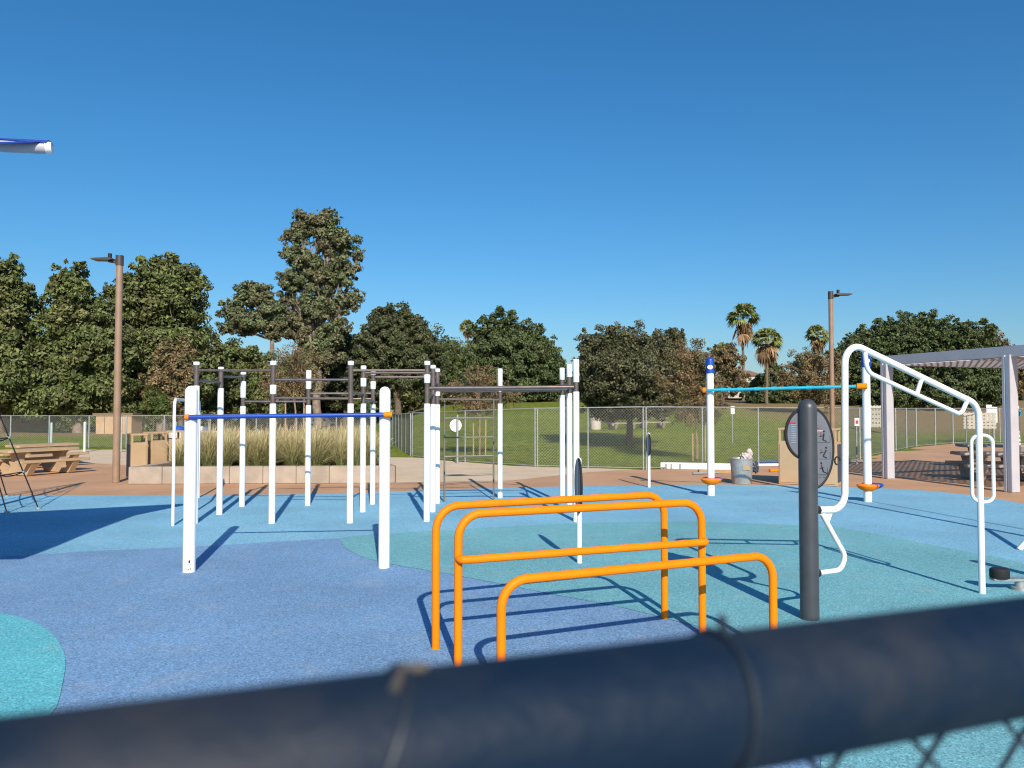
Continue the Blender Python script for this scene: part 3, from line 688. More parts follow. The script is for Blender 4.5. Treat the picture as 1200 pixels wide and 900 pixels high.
# ---------------------------------------------------------------- pergola
def pergola():
    p1 = G(1041, 561); p2_ = G(1186, 577); d = (p2_-p1).normalized(); n = Vector((-d.y, d.x, 0))
    if n.x < 0: n = -n
    h = 3.27; t = thing('pergola', p1, 'silver metal shade pergola with a perforated roof over picnic tables at the right edge', 'pergola')
    rz = math.atan2(d.y, d.x)
    depth = 6.2; span = (p2_-p1).length
    p0 = p2_+d*0
    def column(c):
        m = MB(); m.box(c+d*-.07+Vector((0, 0, h/2)), (.07, .26, h-.02), rz); m.box(c+d*.07+Vector((0, 0, h/2)), (.07, .26, h-.02), rz); cl_ = m.build('column', m_perg, t, bevel=.006)
        MB().box(c+Vector((0, 0, h/2-.01)), (.065, .2, h-.05), rz).build('web', m_white, cl_); return cl_
    for c in (p1, p2_, p2_+n*depth, p1+n*depth): column(c)
    for a, b in ((p1-d*.15, p2_+d*4.2), (p1-d*.15+n*depth, p2_+d*4.2+n*depth)):
        L = (b-a).length; MB().box((a+b)/2+Vector((0, 0, h+.07)), (L, .16, .26), rz).build('beam', m_perg, t, bevel=.008)
    for c in (p1, p2_): MB().box(c+n*depth/2+Vector((0, 0, h+.05)), (.12, depth-.3, .2), rz).build('cross_beam', m_perg, t)
    # perforated roof: strips with gaps
    m = MB(); a = p1-d*.05; L = (p2_+d*4.1-a).length; z = h-.068
    ny = 25; 
    for i in range(ny):
        v = .16+(depth-.3)*(i+.5)/ny
        m.box(a+d*L/2+n*v+Vector((0, 0, z)), (L, .12, .004), rz)
    nx_ = 38
    for i in range(nx_):
        u = L*(i+.5)/nx_; m.box(a+d*u+n*(depth/2)+Vector((0, 0, z+.006)), (.08, depth-.35, .004), rz)
    m.build('perforated_roof', m_perg, t)
pergola()

# ---------------------------------------------------------------- structures off to the sides that reach into the picture
def right_mast():
    b = Vector((8.2, 10.7, 0)); t = thing('climbing_mast', b, 'white slanted leg at the right edge, foot of a tall climbing mast', 'play equipment')
    MB().tube([(8.2, 10.7, Z0), (8.2, 10.7, 4.8)], .05, 14).build('mast', m_white, t)
    MB().tube([(8.75, 10.8, Z0), (8.75, 10.8, 5.6)], .022, 10).build('rod', m_white, t)
    MB().tube([(8.2, 10.7, 4.7), (8.75, 10.8, 4.7)], .03, 10).build('arm', m_white, t)
    f = G(1194, 645); MB().tube([(f.x, f.y, Z0), (8.19, 10.7, 1.2)], .035, 12).build('leg', m_white, t)
    b2 = P(1194.5, 552, 24.0); x = b2.x
    t = thing('white_play_post', (x, 24, 0), 'white post with a turquoise collar beyond the right pergola column', 'play equipment')
    MB().tube([(x, 24, .005), (x-.05, 24, 2.1)], .07, 14).build('post', m_white, t)
    MB().lathe([(.1, 1.75), (.11, 1.83), (.1, 1.92)], (x-.03, 24, 0), 16).build('collar', m_teal, t)
    MB().tube([(x+.28, 24, 1.5), (x+.28, 24, 3.4)], .05, 10).build('upright', m_teal, t)
right_mast()
def pedal():
    g_ = G(1190, 693); t = thing('foot_pedal_trainer', (g_.x+.25, g_.y, 0), 'low trainer with a black foot pad beside the end of the white rail', 'exercise machine')
    x, y = g_.x, g_.y
    MB().lathe([(.09, Z0), (.085, .05), (.05, .055), (.05, .12)], (x+.05, y, 0), 18).build('hub', m_galv, t)
    MB().prism([(-.28, -.05), (-.1, -.07), (.45, -.06), (.45, .06), (-.1, .07), (-.28, .05)], (x+.02, y, .12), (1, 0, 0), (0, 1, 0), (0, 0, .025)).build('arm', m_galv, t, bevel=.006)
    MB().lathe([(.095, .146), (.1, .155), (.1, .235), (.085, .25), (.0, .252)], (x-.17, y, 0), 22, sy=.9).build('foot_pad', m_black, t)
    MB().lathe([(.16, Z0), (.16, .05), (.07, .08), (.07, .8)], (x+.75, y+.3, 0), 18).build('column', m_white, t)
pedal()
def shade_sail():
    z = 4.8; tip = P(61, 173.5, 8.2); z = tip.z
    t = thing('shade_canopy', (-9.6, 6.0, 0), 'pale tube arm edged with blue shade fabric, high at the left edge of the sky', 'shade canopy')
    root = Vector((-9.6, 6.4, 5.35)); root = P(-420, 152, 7.0)
    dd = (tip-root).normalized()
    MB().tube([root, tip-dd*.06], .066, 18).build('arm', m_perg, t)
    MB().tube([tip-dd*.06, tip], [.069, .062], 18).build('end_cap', m_white, t)
    MB().tube([(root.x, root.y, 0.01), (root.x, root.y, root.z+.1)], .11, 18).build('mast', m_white, t)
    # fabric: its corner is lashed over the end of the arm; the shadow on the ground gives its outline
    k = 1.6; sx = -.205*k
    def up(g_, zz): return Vector((g_.x-sx*zz, g_.y-k*zz, zz))
    c0 = tip+Vector((-.03, 0, .07))
    def lift(g_):                       # the sail is a steep, nearly flat sheet: its height falls with its distance from the tip
        zz = (2+.346*g_.y)/(1+.346*k); return up(g_, zz)
    ring = [c0, lift(G(160, 604)), lift(G(104, 625)), lift(G(72, 638.6)), lift(G(30, 655)), lift(Vector((-9, 9.9, 0))), lift(Vector((-14, 9.5, 0))), lift(Vector((-15, 14, 0))), lift(Vector((-9.76, 14.5, 0)))]
    m = MB(); th = Vector((0, 0, .006))
    cen = sum(ring, Vector())/len(ring)
    n = len(ring); m.add([p for p in ring]+[cen]+[p+th for p in ring]+[cen+th], [(i, (i+1) % n, n) for i in range(n)]+[(n+1+(i+1) % n, n+1+i, 2*n+1) for i in range(n)]+[(i, n+1+i, n+1+(i+1) % n, (i+1) % n) for i in range(n)])
    m.build('fabric', m_sail, t)
    wr = MB(); pr = []
    for s in range(9):
        p = tip-dd*(.02+s*.1); rr = .072
        a0, a1 = R(20+s*4), R(150-s*2)
        pr.append([p+Vector((0, -math.cos(a0+(a1-a0)*j/6)*rr, math.sin(a0+(a1-a0)*j/6)*rr)) for j in range(7)])
    vs = [v for rr_ in pr for v in rr_]; fs = [(i*7+j, i*7+j+1, (i+1)*7+j+1, (i+1)*7+j) for i in range(8) for j in range(6)]
    vs2 = [v+Vector((0, 0, .008)) for v in vs]; o = len(vs)
    wr.add(vs+vs2, fs+[tuple(o+i for i in f) for f in fs], True); wr.build('corner_pocket', m_sail, t)
shade_sail()
def rope_net():
    top = Vector((-9.9, 12.8, 4.8)); t = thing('rope_climber', (top.x, top.y, 0), 'black rope climbing net anchored to the blue surface at the left edge', 'climbing net')
    MB().tube([(top.x, top.y, Z0), top], [.07, .06], 14).build('mast', m_dark, t)
    anch = [G(45, 597), G(8, 602), G(8, 582.5), Vector((-11.9, 14.2, 0)), Vector((-12.3, 12.6, 0)), Vector((-11.6, 11, 0)), Vector((-10.2, 10.4, 0))]
    def rope(a, b, sag=0, r_=.013):
        pts = []; 
        for i in range(9):
            s = i/8; p = a.lerp(b, s); p.z -= sag*4*s*(1-s); pts.append(p)
        MB().tube(pts, r_, 6).build('rope', m_rope, t)
    for a in anch: rope(a+Vector((0, 0, .02)), top)
    for s in (.16, .3, .45, .62):
        for i in range(len(anch)):
            rope(anch[i].lerp(top, s), anch[(i+1) % len(anch)].lerp(top, s), .06, .011)
    for a in anch: MB().lathe([(.05, Z0), (.05, .04), (.02, .06)], (a.x, a.y, 0), 10).build('anchor', m_galv, t)
    for s in (.16, .3):
        for a in anch[:3]:
            p = a.lerp(top, s); MB().tube([p-Vector((.035, 0, 0)), p+Vector((.035, 0, 0))], .024, 8).build('clamp', m_galv, t)
rope_net()

# ---------------------------------------------------------------- chain link
def chain(mb, a, b, z0, z1, cell, r_):       # woven wire between two ground points
    a, b = Vector(a), Vector(b); L = (b-a).length; d = (b-a)/L; h = z1-z0
    def at(u, v): return a+d*u+Vector((0, 0, z0+v))
    n = Vector((-d.y, d.x, 0)); k = int((L+h)/cell)+1
    for s in (0, 1):
        for i in range(-0, k+1):
            u0 = i*cell-h if s == 0 else i*cell; v0 = 0.0; u1 = u0+h if s == 0 else u0-h; v1 = h
            # clip to 0..L
            def clip(u, v, uu, vv):
                pts = []
                for (x0, y0, x1, y1) in ((u, v, uu, vv),):
                    t0, t1 = 0.0, 1.0; dx = x1-x0
                    for lim, sg in ((0, 1), (L, -1)):
                        f0 = sg*(x0-lim); f1 = sg*(x1-lim)
                        if f0 < 0 and f1 < 0: return None
                        if f0 < 0: t0 = max(t0, f0/(f0-f1))
                        elif f1 < 0: t1 = min(t1, f0/(f0-f1))
                    if t1-t0 < 1e-4: return None
                    return (x0+dx*t0, y0+(y1-y0)*t0, x0+dx*t1, y0+(y1-y0)*t1)
            c = clip(u0, v0, u1, v1)
            if not c: continue
            p, q_ = at(c[0], c[1])+n*(r_ if s else -r_), at(c[2], c[3])+n*(r_ if s else -r_)
            t_ = (q_-p).normalized(); w_ = t_.cross(n)
            vs = [p+n*r_, p-n*r_*.5+w_*r_*.87, p-n*r_*.5-w_*r_*.87]; vs += [x+(q_-p) for x in vs]
            mb.add(vs, [(0, 1, 4, 3), (1, 2, 5, 4), (2, 0, 3, 5)], True)
def fence_run(name, pts, hts, label, spacing, cell=.10, r_=.0029, postr=.024, bottom=True, cat='fence', doubles=(), group=None):
    t = thing(name, pts[0], label, cat, group); mesh = MB(); rail = MB(); low = MB()
    for i in range(len(pts)-1):
        a, b = Vector(pts[i]), Vector(pts[i+1]); L = (b-a).length; n = max(1, round(L/spacing)); h = hts[i]
        chain(mesh, a, b, .06, h-.02, cell, r_)
        rail.tube([a+Vector((0, 0, h)), b+Vector((0, 0, hts[i+1] if i+1 < len(hts) else h))], .02, 8)
        if bottom: low.tube([a+Vector((0, 0, .06)), b+Vector((0, 0, .06))], .014, 6)
        for k in range(n+(1 if i == len(pts)-2 else 0)):
            p = a.lerp(b, k/n); MB().tube([p+Vector((0, 0, .002)), p+Vector((0, 0, h+.02))], postr, 10).build('post', m_galv, t)
    for p, h in doubles: MB().tube([Vector(p)+Vector((0, 0, .002)), Vector(p)+Vector((0, 0, h))], postr, 10).build('post', m_galv, t)
    rail.build('top_rail', m_galv, t)
    if bottom: low.build('bottom_rail', m_galv, t)
    mesh.build('chain_link_mesh', m_fence, t)
def hgt(px, y): g_ = G(px, y); return g_
pR = [G(483, 535.5), G(545, 542), G(627, 547.5), G(754, 550.5), G(889, 546.5), G(990, 543.5)]
hR = [P(CX, 484, pR[0].y).z, P(CX, 481.5, pR[1].y).z, P(CX, 478.5, pR[2].y).z, P(CX, 476.8, pR[3].y).z, P(CX, 477.5, pR[4].y).z, P(CX, 478, pR[5].y).z]
fence_run('chain_link_fence', pR, hR, 'grey chain-link fence across the middle between plaza and green lawn', 1.85, doubles=[(G(757.5, 550.5), hR[3]+.02), (G(630, 547.5), hR[2]+.02)])
pQ = [G(994, 543), G(1020, 534.5), G(1074, 523.5), G(1117, 520), G(1172, 518.5), G(1290, 517)]
fence_run('chain_link_fence', pQ, [P(CX, 478.5, p.y).z for p in pQ], 'chain-link fence receding to the right behind the pergola', 2.2, r_=.0032, cell=.12, postr=.035)
pL = [G(-60, 524), G(12, 524), G(104, 525.5), G(192, 526), G(300, 526), G(440, 525)]
fence_run('chain_link_fence', pL, [P(CX, y, p.y).z for p, y in zip(pL, (486, 487, 487.3, 487, 485.5, 485))], 'chain-link fence on the far left behind tables and planter', 1.95, r_=.0038, cell=.11, postr=.034, bottom=False)
pG = [G(460, 523), G(471, 529), G(481, 534.6)]
fence_run('fence_gate', pG, [P(CX, 485, p.y).z for p in pG], 'open chain-link gate leaf turned back beside the pale path', 1.6, cell=.06, r_=.006, postr=.03, cat='gate')
# pale thick posts along the left lawn
for px, by, ty, lab in ((60, 519.5, 495, 'leftmost pale steel post on the left lawn'), (99, 530, 494, 'pale steel post right of the picnic tables'), (141, 530, 488, 'pale steel post just behind the left lamp pole'), (205, 529, 494, 'pale steel post behind the thin white rail')):
    b = G(px, by); h = P(CX, ty, b.y).z
    tag(MB().lathe(dome(.065, h, .01), (b.x, b.y, 0), 14).build('steel_post', m_post), lab, 'post', 'pale steel posts on the left')
# round white sign
def round_white():
    b = G(536, 543); t = thing('round_sign_post', b, 'white round sign on a grey post behind the rung ladder', 'sign'); y = b.y
    MB().tube([(b.x, y, 0), (b.x, y, 1.75)], .04, 10).build('post', m_galv, t)
    c = P(534, 498.5, y+.06); MB().prism([(.215*math.cos(2*math.pi*k/28), .225*math.sin(2*math.pi*k/28)) for k in range(28)], c, (1, 0, 0), (0, 0, 1), (0, .02, 0)).build('sign_panel', m_white, t)
round_white()
# near fence: the rail just under the camera
def near_fence():
    A = Vector((-.102, .283, 1.8650)); d = Vector((.9415, .337, 0)).normalized(); B = A+d*.4; A = A-d*.05
    a, b = A-d*2.2, A+d*2.6; r_ = .0302
    t = thing('foreground_chain_link_fence', (a.x, a.y, 0), 'out-of-focus dark blue-grey pipe rail of a chain-link fence across the bottom foreground', 'fence')
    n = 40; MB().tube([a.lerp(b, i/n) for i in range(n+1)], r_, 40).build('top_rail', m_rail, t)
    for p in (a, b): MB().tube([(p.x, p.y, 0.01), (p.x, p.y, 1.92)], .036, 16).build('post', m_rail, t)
    up = Vector((0, 0, 1)); nn_ = Vector((-d.y, d.x, 0))
    mesh = MB(); off = nn_*(-0.0)+nn_*.034
    chain(mesh, Vector((a.x, a.y, 0))+nn_*.030, Vector((b.x, b.y, 0))+nn_*.030, .03, 1.852, .072, .0019)
    mesh.build('chain_link_mesh', m_wiren, t)
    # tie wires round the rail and knuckled wire tops
    def loop(u, tilt, r2, nm='tie_wire', m_=m_wiren, half=False):
        c = A+d*u; pts = []
        for k in range(24):
            th = 2*math.pi*k/24; pts.append(c+nn_*(r2*math.cos(th))+up*(r2*math.sin(th))+d*(tilt*math.sin(th)))
        MB().tube(pts, .0015, 8, closed=True).build(nm, m_, t)
    def onrail(px):       # distance along the rail at a photo column
        q_ = (px-CX)/F; return (q_*A.y-A.x)/(d.x-q_*d.y)
    loop(onrail(838)-.003, .004, .0315); loop(onrail(430), .016, .0315)
    # wire ends crossing over the rail top
    c = A+d*onrail(480)+up*.031
    MB().tube([c-d*.008-up*.003-nn_*.012, c-d*.002+up*.001, c+d*.006+up*.0005, c+d*.010-up*.006+nn_*.01], .0022, 8).build('tie_wire', m_stakedim, t)
    c = A+d*onrail(845)+up*.03
    MB().tube([c-nn_*.004, c+up*.004, c+d*.002+up*.007+nn_*.004], .0022, 8).build('tie_wire', m_wiren, t)
near_fence()

# ---------------------------------------------------------------- trees
def leaves(centres, radii, n, size, flat=.0, clumps=None, clump_r=.16, shell=.72, up=0.25, drop=0.0, dense=.30, cden=.0125):
    """leaf-sized rhombs in clumps through the volume of a set of ellipsoids"""
    centres = np.array(centres, float); radii = np.array(radii, float)
    vol = (radii[:, 0]*radii[:, 1]*radii[:, 2])**(2/3); pr = vol/vol.sum()
    n = int(n*5.2); size = size*.60; nc = int((clumps or max(20, int(n*cden*.7)))*1.5); clump_r = clump_r*1.12
    bi = rng.choice(len(centres), nc, p=pr)
    dirs = rng.normal(size=(nc, 3)); dirs /= np.linalg.norm(dirs, axis=1)[:, None]
    rad = shell+(1.10-shell)*rng.random(nc); inner = rng.random(nc) < .22; rad[inner] = rng.random(inner.sum())**.5*shell
    cc_ = centres[bi]+dirs*radii[bi]*rad[:, None]
    cr = clump_r*radii[bi].mean(axis=1)*rng.uniform(.6, 1.4, nc)
    ci = rng.choice(nc, n, p=cr**2/(cr**2).sum())
    off = rng.normal(size=(n, 3)); off /= np.linalg.norm(off, axis=1)[:, None]; off *= (rng.random(n)**.45)[:, None]
    off[:, 2] *= .75
    p = cc_[ci]+off*cr[ci][:, None]
    p[:, 2] -= drop*rng.random(n)
    nr = off*.9+rng.normal(size=(n, 3))*.55+dirs[ci]*.5; nr[:, 2] += up; nr /= np.linalg.norm(nr, axis=1)[:, None]
    t = rng.normal(size=(n, 3)); t -= nr*(t*nr).sum(1)[:, None]; t /= np.linalg.norm(t, axis=1)[:, None]; b = np.cross(nr, t)
    fill = rng.random(n) < dense                      # leaves deep inside the crown
    kf = int(fill.sum()); bf = rng.choice(len(centres), kf, p=pr); df = rng.normal(size=(kf, 3)); df /= np.linalg.norm(df, axis=1)[:, None]
    p[fill] = centres[bf]+df*radii[bf]*(rng.random(kf)**.5*.82)[:, None]
    s = size*rng.uniform(.6, 1.4, n)[:, None]; s[fill] *= 1.5
    v = np.stack([p-t*s, p-b*s*.55, p+t*s, p+b*s*.55], axis=1).reshape(-1, 3)
    return v, cc_
def leafobj(name, v, m, parent):
    n = len(v)//4; me = bpy.data.meshes.new(name); me.vertices.add(len(v)); me.vertices.foreach_set('co', v.ravel())
    me.loops.add(4*n); me.loops.foreach_set('vertex_index', np.arange(4*n)); me.polygons.add(n); me.polygons.foreach_set('loop_start', np.arange(n)*4)
    me.update(calc_edges=True); me.materials.append(m); o = bpy.data.objects.new(name, me); col.objects.link(o)
    if parent: o.parent = parent; o.matrix_parent_inverse = Matrix.Translation(parent.location).inverted()
    return o
def limb(mb, a, b, r0, r1, wob=.06, n=6, seg=7):
    a, b = Vector(a), Vector(b); L = (b-a).length; pts = []; rs = []
    for i in range(n+1):
        s = i/n; p = a.lerp(b, s)
        if 0 < i < n: p += Vector((random.uniform(-1, 1), random.uniform(-1, 1), random.uniform(-.5, .5)))*L*wob*.5
        pts.append(p); rs.append(r0+(r1-r0)*s)
    mb.tube(pts, rs, seg)
def tree(name, px, Y, blobs, lm, label, n=9000, size=.28, bark=None, tr=.25, cat='tree', group=None, clump_r=.25, shell=.7, deep=.8, bx=None, up=.25, drop=0, nl=9, clumps=None, stakes=(), jit=1.0, bare=0, dense=.16, ragged=8, cden=.0075):
    base = GT(bx if bx is not None else px, Y); k = Y/F
    t = thing(name, base, label, cat, group); C = []; Rr = []
    for bl in blobs:
        x, y, rx, ry = bl[:4]; dy = bl[4] if len(bl) > 4 else random.uniform(-.25, .25)*rx*k
        c = P(x, y, Y+dy); C.append(tuple(c)); Rr.append((rx*k, rx*k*deep, ry*k))
    if ragged:
        for c, q_ in list(zip(C, Rr)):
            for _ in range(ragged):
                a = random.uniform(0, 2*math.pi); e = random.uniform(-.3, 1.3); f = random.uniform(.85, 1.2); sc_ = random.uniform(.12, .32)
                C.append((c[0]+math.cos(a)*math.cos(e)*q_[0]*f, c[1]+math.sin(a)*math.cos(e)*q_[1]*f, c[2]+math.sin(e)*q_[2]*f)); m_ = min(q_[0], q_[2]); Rr.append((m_*sc_, m_*sc_, m_*sc_*1.1))
    nb0 = len(blobs)
    v, cc_ = leaves(C, Rr, n, size, clump_r=clump_r, shell=shell, up=up, drop=drop, clumps=clumps, dense=dense, cden=cden)
    zmin = min(c[2]-r_[2] for c, r_ in zip(C, Rr)); big = max(range(len(C)), key=lambda i: Rr[i][0]*Rr[i][2])
    mb = MB(); fork = Vector((base.x, base.y, max(base.z+.8, zmin+.15*(C[big][2]-zmin))))
    if fork.z > C[big][2]: fork.z = C[big][2]*.7
    limb(mb, base-Vector((0, 0, .1)), fork, tr*1.15, tr*.8, .04, 6, 10)
    for c, r_ in list(zip(C, Rr))[:nb0]: limb(mb, fork, Vector(c)+Vector((0, 0, r_[2]*.3)), tr*.6, tr*.15)
    idx = rng.choice(len(cc_), min(nl*nb0+bare, len(cc_)), replace=False)
    C = C[:nb0]
    for i in idx:
        e = Vector(cc_[i]); j = min(range(len(C)), key=lambda q_: (Vector(C[q_])-e).length); limb(mb, Vector(C[j]).lerp(fork, random.uniform(.1, .6)), e, tr*.2, tr*.04, .12, 5, 5)
    mb.build('trunk', bark or m_bark, t)
    leafobj('crown', v, lm, t)
    for sx, sy, hh in stakes:
        s = MB().tube([(base.x+sx, base.y+sy, base.z), (base.x+sx*1.03, base.y+sy, base.z+hh)], .032, 8); s.build('stake', m_stake, t)
    return t
# left stand
tree('broad_tree', 8, 61, [(6, 335, 26, 30), (40, 462, 40, 22), (-10, 470, 40, 22), (0, 385, 48, 45), (-20, 360, 40, 40), (15, 440, 52, 42), (-30, 440, 50, 40)], L_dark, 'dark green tree cut by the left edge of the photo', 13000, .26, tr=.45, bx=0)
tree('broad_tree', 92, 61, [(82, 332, 20, 24), (90, 368, 36, 32), (80, 405, 42, 40), (112, 415, 40, 42), (72, 452, 42, 30), (118, 455, 36, 30), (70, 470, 44, 18)], L_dark, 'dark green tree with a pointed top left of the left lamp pole', 15000, .25, tr=.4, bark=m_barkp)
tree('broad_tree', 190, 66, [(190, 325, 34, 24), (205, 345, 34, 36), (165, 365, 34, 42), (200, 395, 40, 40), (170, 430, 38, 44), (215, 440, 32, 36)], L_dark, 'tall dark tree just right of the left lamp pole', 16000, .25, tr=.4, bark=m_barkp)
tree('broad_tree', 212, 58, [(205, 425, 22, 30), (190, 450, 22, 32), (212, 455, 20, 32)], L_brown, 'brown-leaved tree in front of the tall dark tree by the left lamp pole', 4500, .16, tr=.2)
tree('round_shrub_tree', 262, 80, [(262, 425, 30, 26), (292, 432, 28, 26), (246, 455, 28, 28), (285, 458, 36, 26), (320, 455, 30, 28)], L_dark, 'low dark trees left of the tall eucalyptus, behind the young trees', 9000, .25, tr=.3)
# eucalyptus pair
tree('eucalyptus', 372, 92, [(370, 262, 24, 16), (345, 277, 16, 14), (394, 285, 24, 20), (352, 305, 22, 18), (400, 320, 22, 18), (375, 320, 24, 22), (340, 330, 20, 14), (408, 352, 20, 14), (372, 360, 26, 20), (350, 380, 22, 18), (392, 385, 20, 16), (375, 410, 28, 24), (338, 352, 16, 12), (332, 372, 18, 14), (385, 255, 14, 10), (350, 262, 10, 8), (420, 300, 10, 10)], L_euc, 'very tall airy eucalyptus, the highest tree in the photo', 17000, .27, bark=m_barkp, tr=.5, clump_r=.26, shell=.45, nl=7, clumps=520, dense=.06, ragged=7)
tree('eucalyptus', 305, 90, [(298, 345, 22, 14), (275, 365, 20, 14), (318, 365, 20, 16), (295, 378, 28, 12), (265, 385, 12, 8), (325, 385, 14, 16)], L_euc, 'shorter grey-green eucalyptus left of the very tall one', 8000, .26, bark=m_barkp, tr=.32, clump_r=.28, shell=.45, clumps=260, bx=318, dense=.06, ragged=7)
tree('round_tree', 405, 100, [(400, 412, 24, 24), (390, 450, 32, 26), (425, 440, 28, 34)], L_round, 'small dark tree between the tall eucalyptus and the round tree', 6500, .28, tr=.3)
tree('round_tree', 466, 84, [(464, 385, 34, 25), (445, 405, 32, 26), (488, 405, 32, 28), (466, 425, 50, 34), (440, 445, 32, 28), (495, 440, 28, 30)], L_round, 'dark round-crowned tree behind the middle of the workout frame', 17000, .22, tr=.4, clump_r=.15)
tree('ficus', 592, 98, [(592, 398, 42, 30), (574, 407, 22, 20), (622, 412, 34, 28), (592, 430, 62, 36), (556, 445, 38, 28), (640, 440, 28, 28), (600, 450, 60, 24)], L_ficus, 'large dome-shaped ficus behind the long horizontal bars', 26000, .26, tr=.7, clump_r=.10, shell=.86, ragged=3, dense=.3, cden=.0125)
tree('ficus', 534, 92, [(534, 422, 17, 16), (530, 445, 24, 24), (528, 460, 22, 16)], L_ficus, 'small dark dome tree in front of the large ficus, to its left', 6000, .22, tr=.3, clump_r=.12, shell=.85)
tree('lawn_tree', 735, 37.5, [(735, 404, 34, 26), (705, 418, 32, 32), (770, 415, 32, 30), (735, 445, 58, 34), (715, 482, 34, 12), (765, 480, 30, 12), (735, 442, 48, 30, -2.3), (735, 440, 48, 30, 2.4), (725, 470, 44, 16, 2.6), (745, 475, 40, 14, -2.2), (700, 455, 28, 24), (782, 450, 26, 32), (740, 466, 50, 18), (690, 405, 14, 16), (790, 398, 14, 12)], L_oak, 'round grey-green tree shading the lawn behind the fence gate posts', 26000, .095, tr=.17, clump_r=.14, shell=.75, bx=738, deep=1.15, dense=.3, cden=.011)
# young staked trees
tree('young_tree', 345, 30.5, [(345, 425, 30, 22), (330, 450, 28, 24), (362, 445, 24, 26)], L_brown, 'sparse russet young tree with stakes behind the ornamental grass', 2600, .05, tr=.04, clump_r=.2, shell=.3, nl=75, bark=m_twig, stakes=((-.35, 0, 2.3), (.35, .1, 2.4)), clumps=260, dense=.1)
tree('young_tree', 562, 31.3, [(558, 445, 26, 18), (535, 460, 22, 16), (588, 462, 26, 16), (560, 475, 30, 16)], L_brown, 'sparse russet young tree with stakes behind the rung ladder', 3000, .05, tr=.04, clump_r=.2, shell=.3, nl=70, bark=m_twig, stakes=((-.25, 0, 1.35), (.25, -.1, 1.5), (.0, .2, 1.3)), clumps=260, dense=.1)
tree('young_tree', 816, 29, [(808, 425, 30, 26), (795, 455, 26, 26), (825, 450, 22, 32), (812, 478, 34, 22)], L_brown, 'russet young tree with two stakes left of the turquoise-bar post', 7500, .055, tr=.05, clump_r=.2, shell=.3, nl=60, bark=m_twig, stakes=((-.22, -.3, 1.05), (.25, -.3, 1.35)), clumps=420, dense=.1)
tree('bare_tree', 952, 70, [(950, 425, 26, 20), (925, 445, 22, 20), (972, 440, 20, 24), (955, 455, 34, 18)], L_brown, 'leggy brown tree left of the big right-hand ficus', 6000, .12, tr=.12, clump_r=.2, shell=.3, nl=60, bark=m_twig, clumps=260, dense=.1)
tree('bare_tree', 848, 82, [(848, 420, 20, 18), (860, 445, 18, 20), (832, 450, 16, 24)], L_brown, 'brown tree behind the left turquoise-bar post', 4000, .15, tr=.12, clump_r=.2, shell=.3, nl=16)
tree('ficus', 1078, 88, [(1075, 392, 52, 26), (1040, 402, 44, 28), (1115, 405, 46, 28), (1020, 430, 44, 34), (1075, 435, 78, 44), (1140, 435, 42, 36), (1008, 450, 36, 28), (996, 422, 26, 24), (1005, 408, 24, 18), (1140, 398, 30, 20), (1150, 455, 36, 28), (1160, 425, 24, 22), (1070, 460, 90, 24)], L_ficus, 'huge spreading ficus at the right behind the sloping white rail', 42000, .22, tr=.8, clump_r=.075, shell=.88, bx=1050, ragged=3, dense=.3, cden=.0125)
tree('reddish_tree', 1165, 130, [(1163, 402, 16, 14), (1183, 416, 14, 10), (1150, 415, 16, 14), (1190, 440, 26, 24)], L_brown, 'reddish tree rising behind the big right-hand ficus', 4500, .28, tr=.3)
tree('bush_tree', 905, 92, [(905, 455, 26, 22), (890, 466, 20, 14), (925, 466, 20, 14)], L_ficus, 'low dark bush tree behind the shorter palm', 5000, .22, tr=.2)
tree('conifer', 905, 120, [(905, 420, 4, 8), (905, 434, 7, 10), (905, 450, 10, 12)], L_dark, 'small conifer rising behind the shorter palm', 1800, .2, tr=.15)
for i, (px, Y, w_, h_, lab) in enumerate(((425, 50, 12, 10, 'bright low bush behind the planter at the right end of the grass'), (180, 52, 14, 18, 'leafy bush beside the tan shed'))):
    tree('bush', px, Y, [(px, 478-h_*.2, w_, h_), (px+w_*.7, 482, w_*.7, h_*.7)], L_bush, lab, 2500, .10, tr=.05, cat='bush')
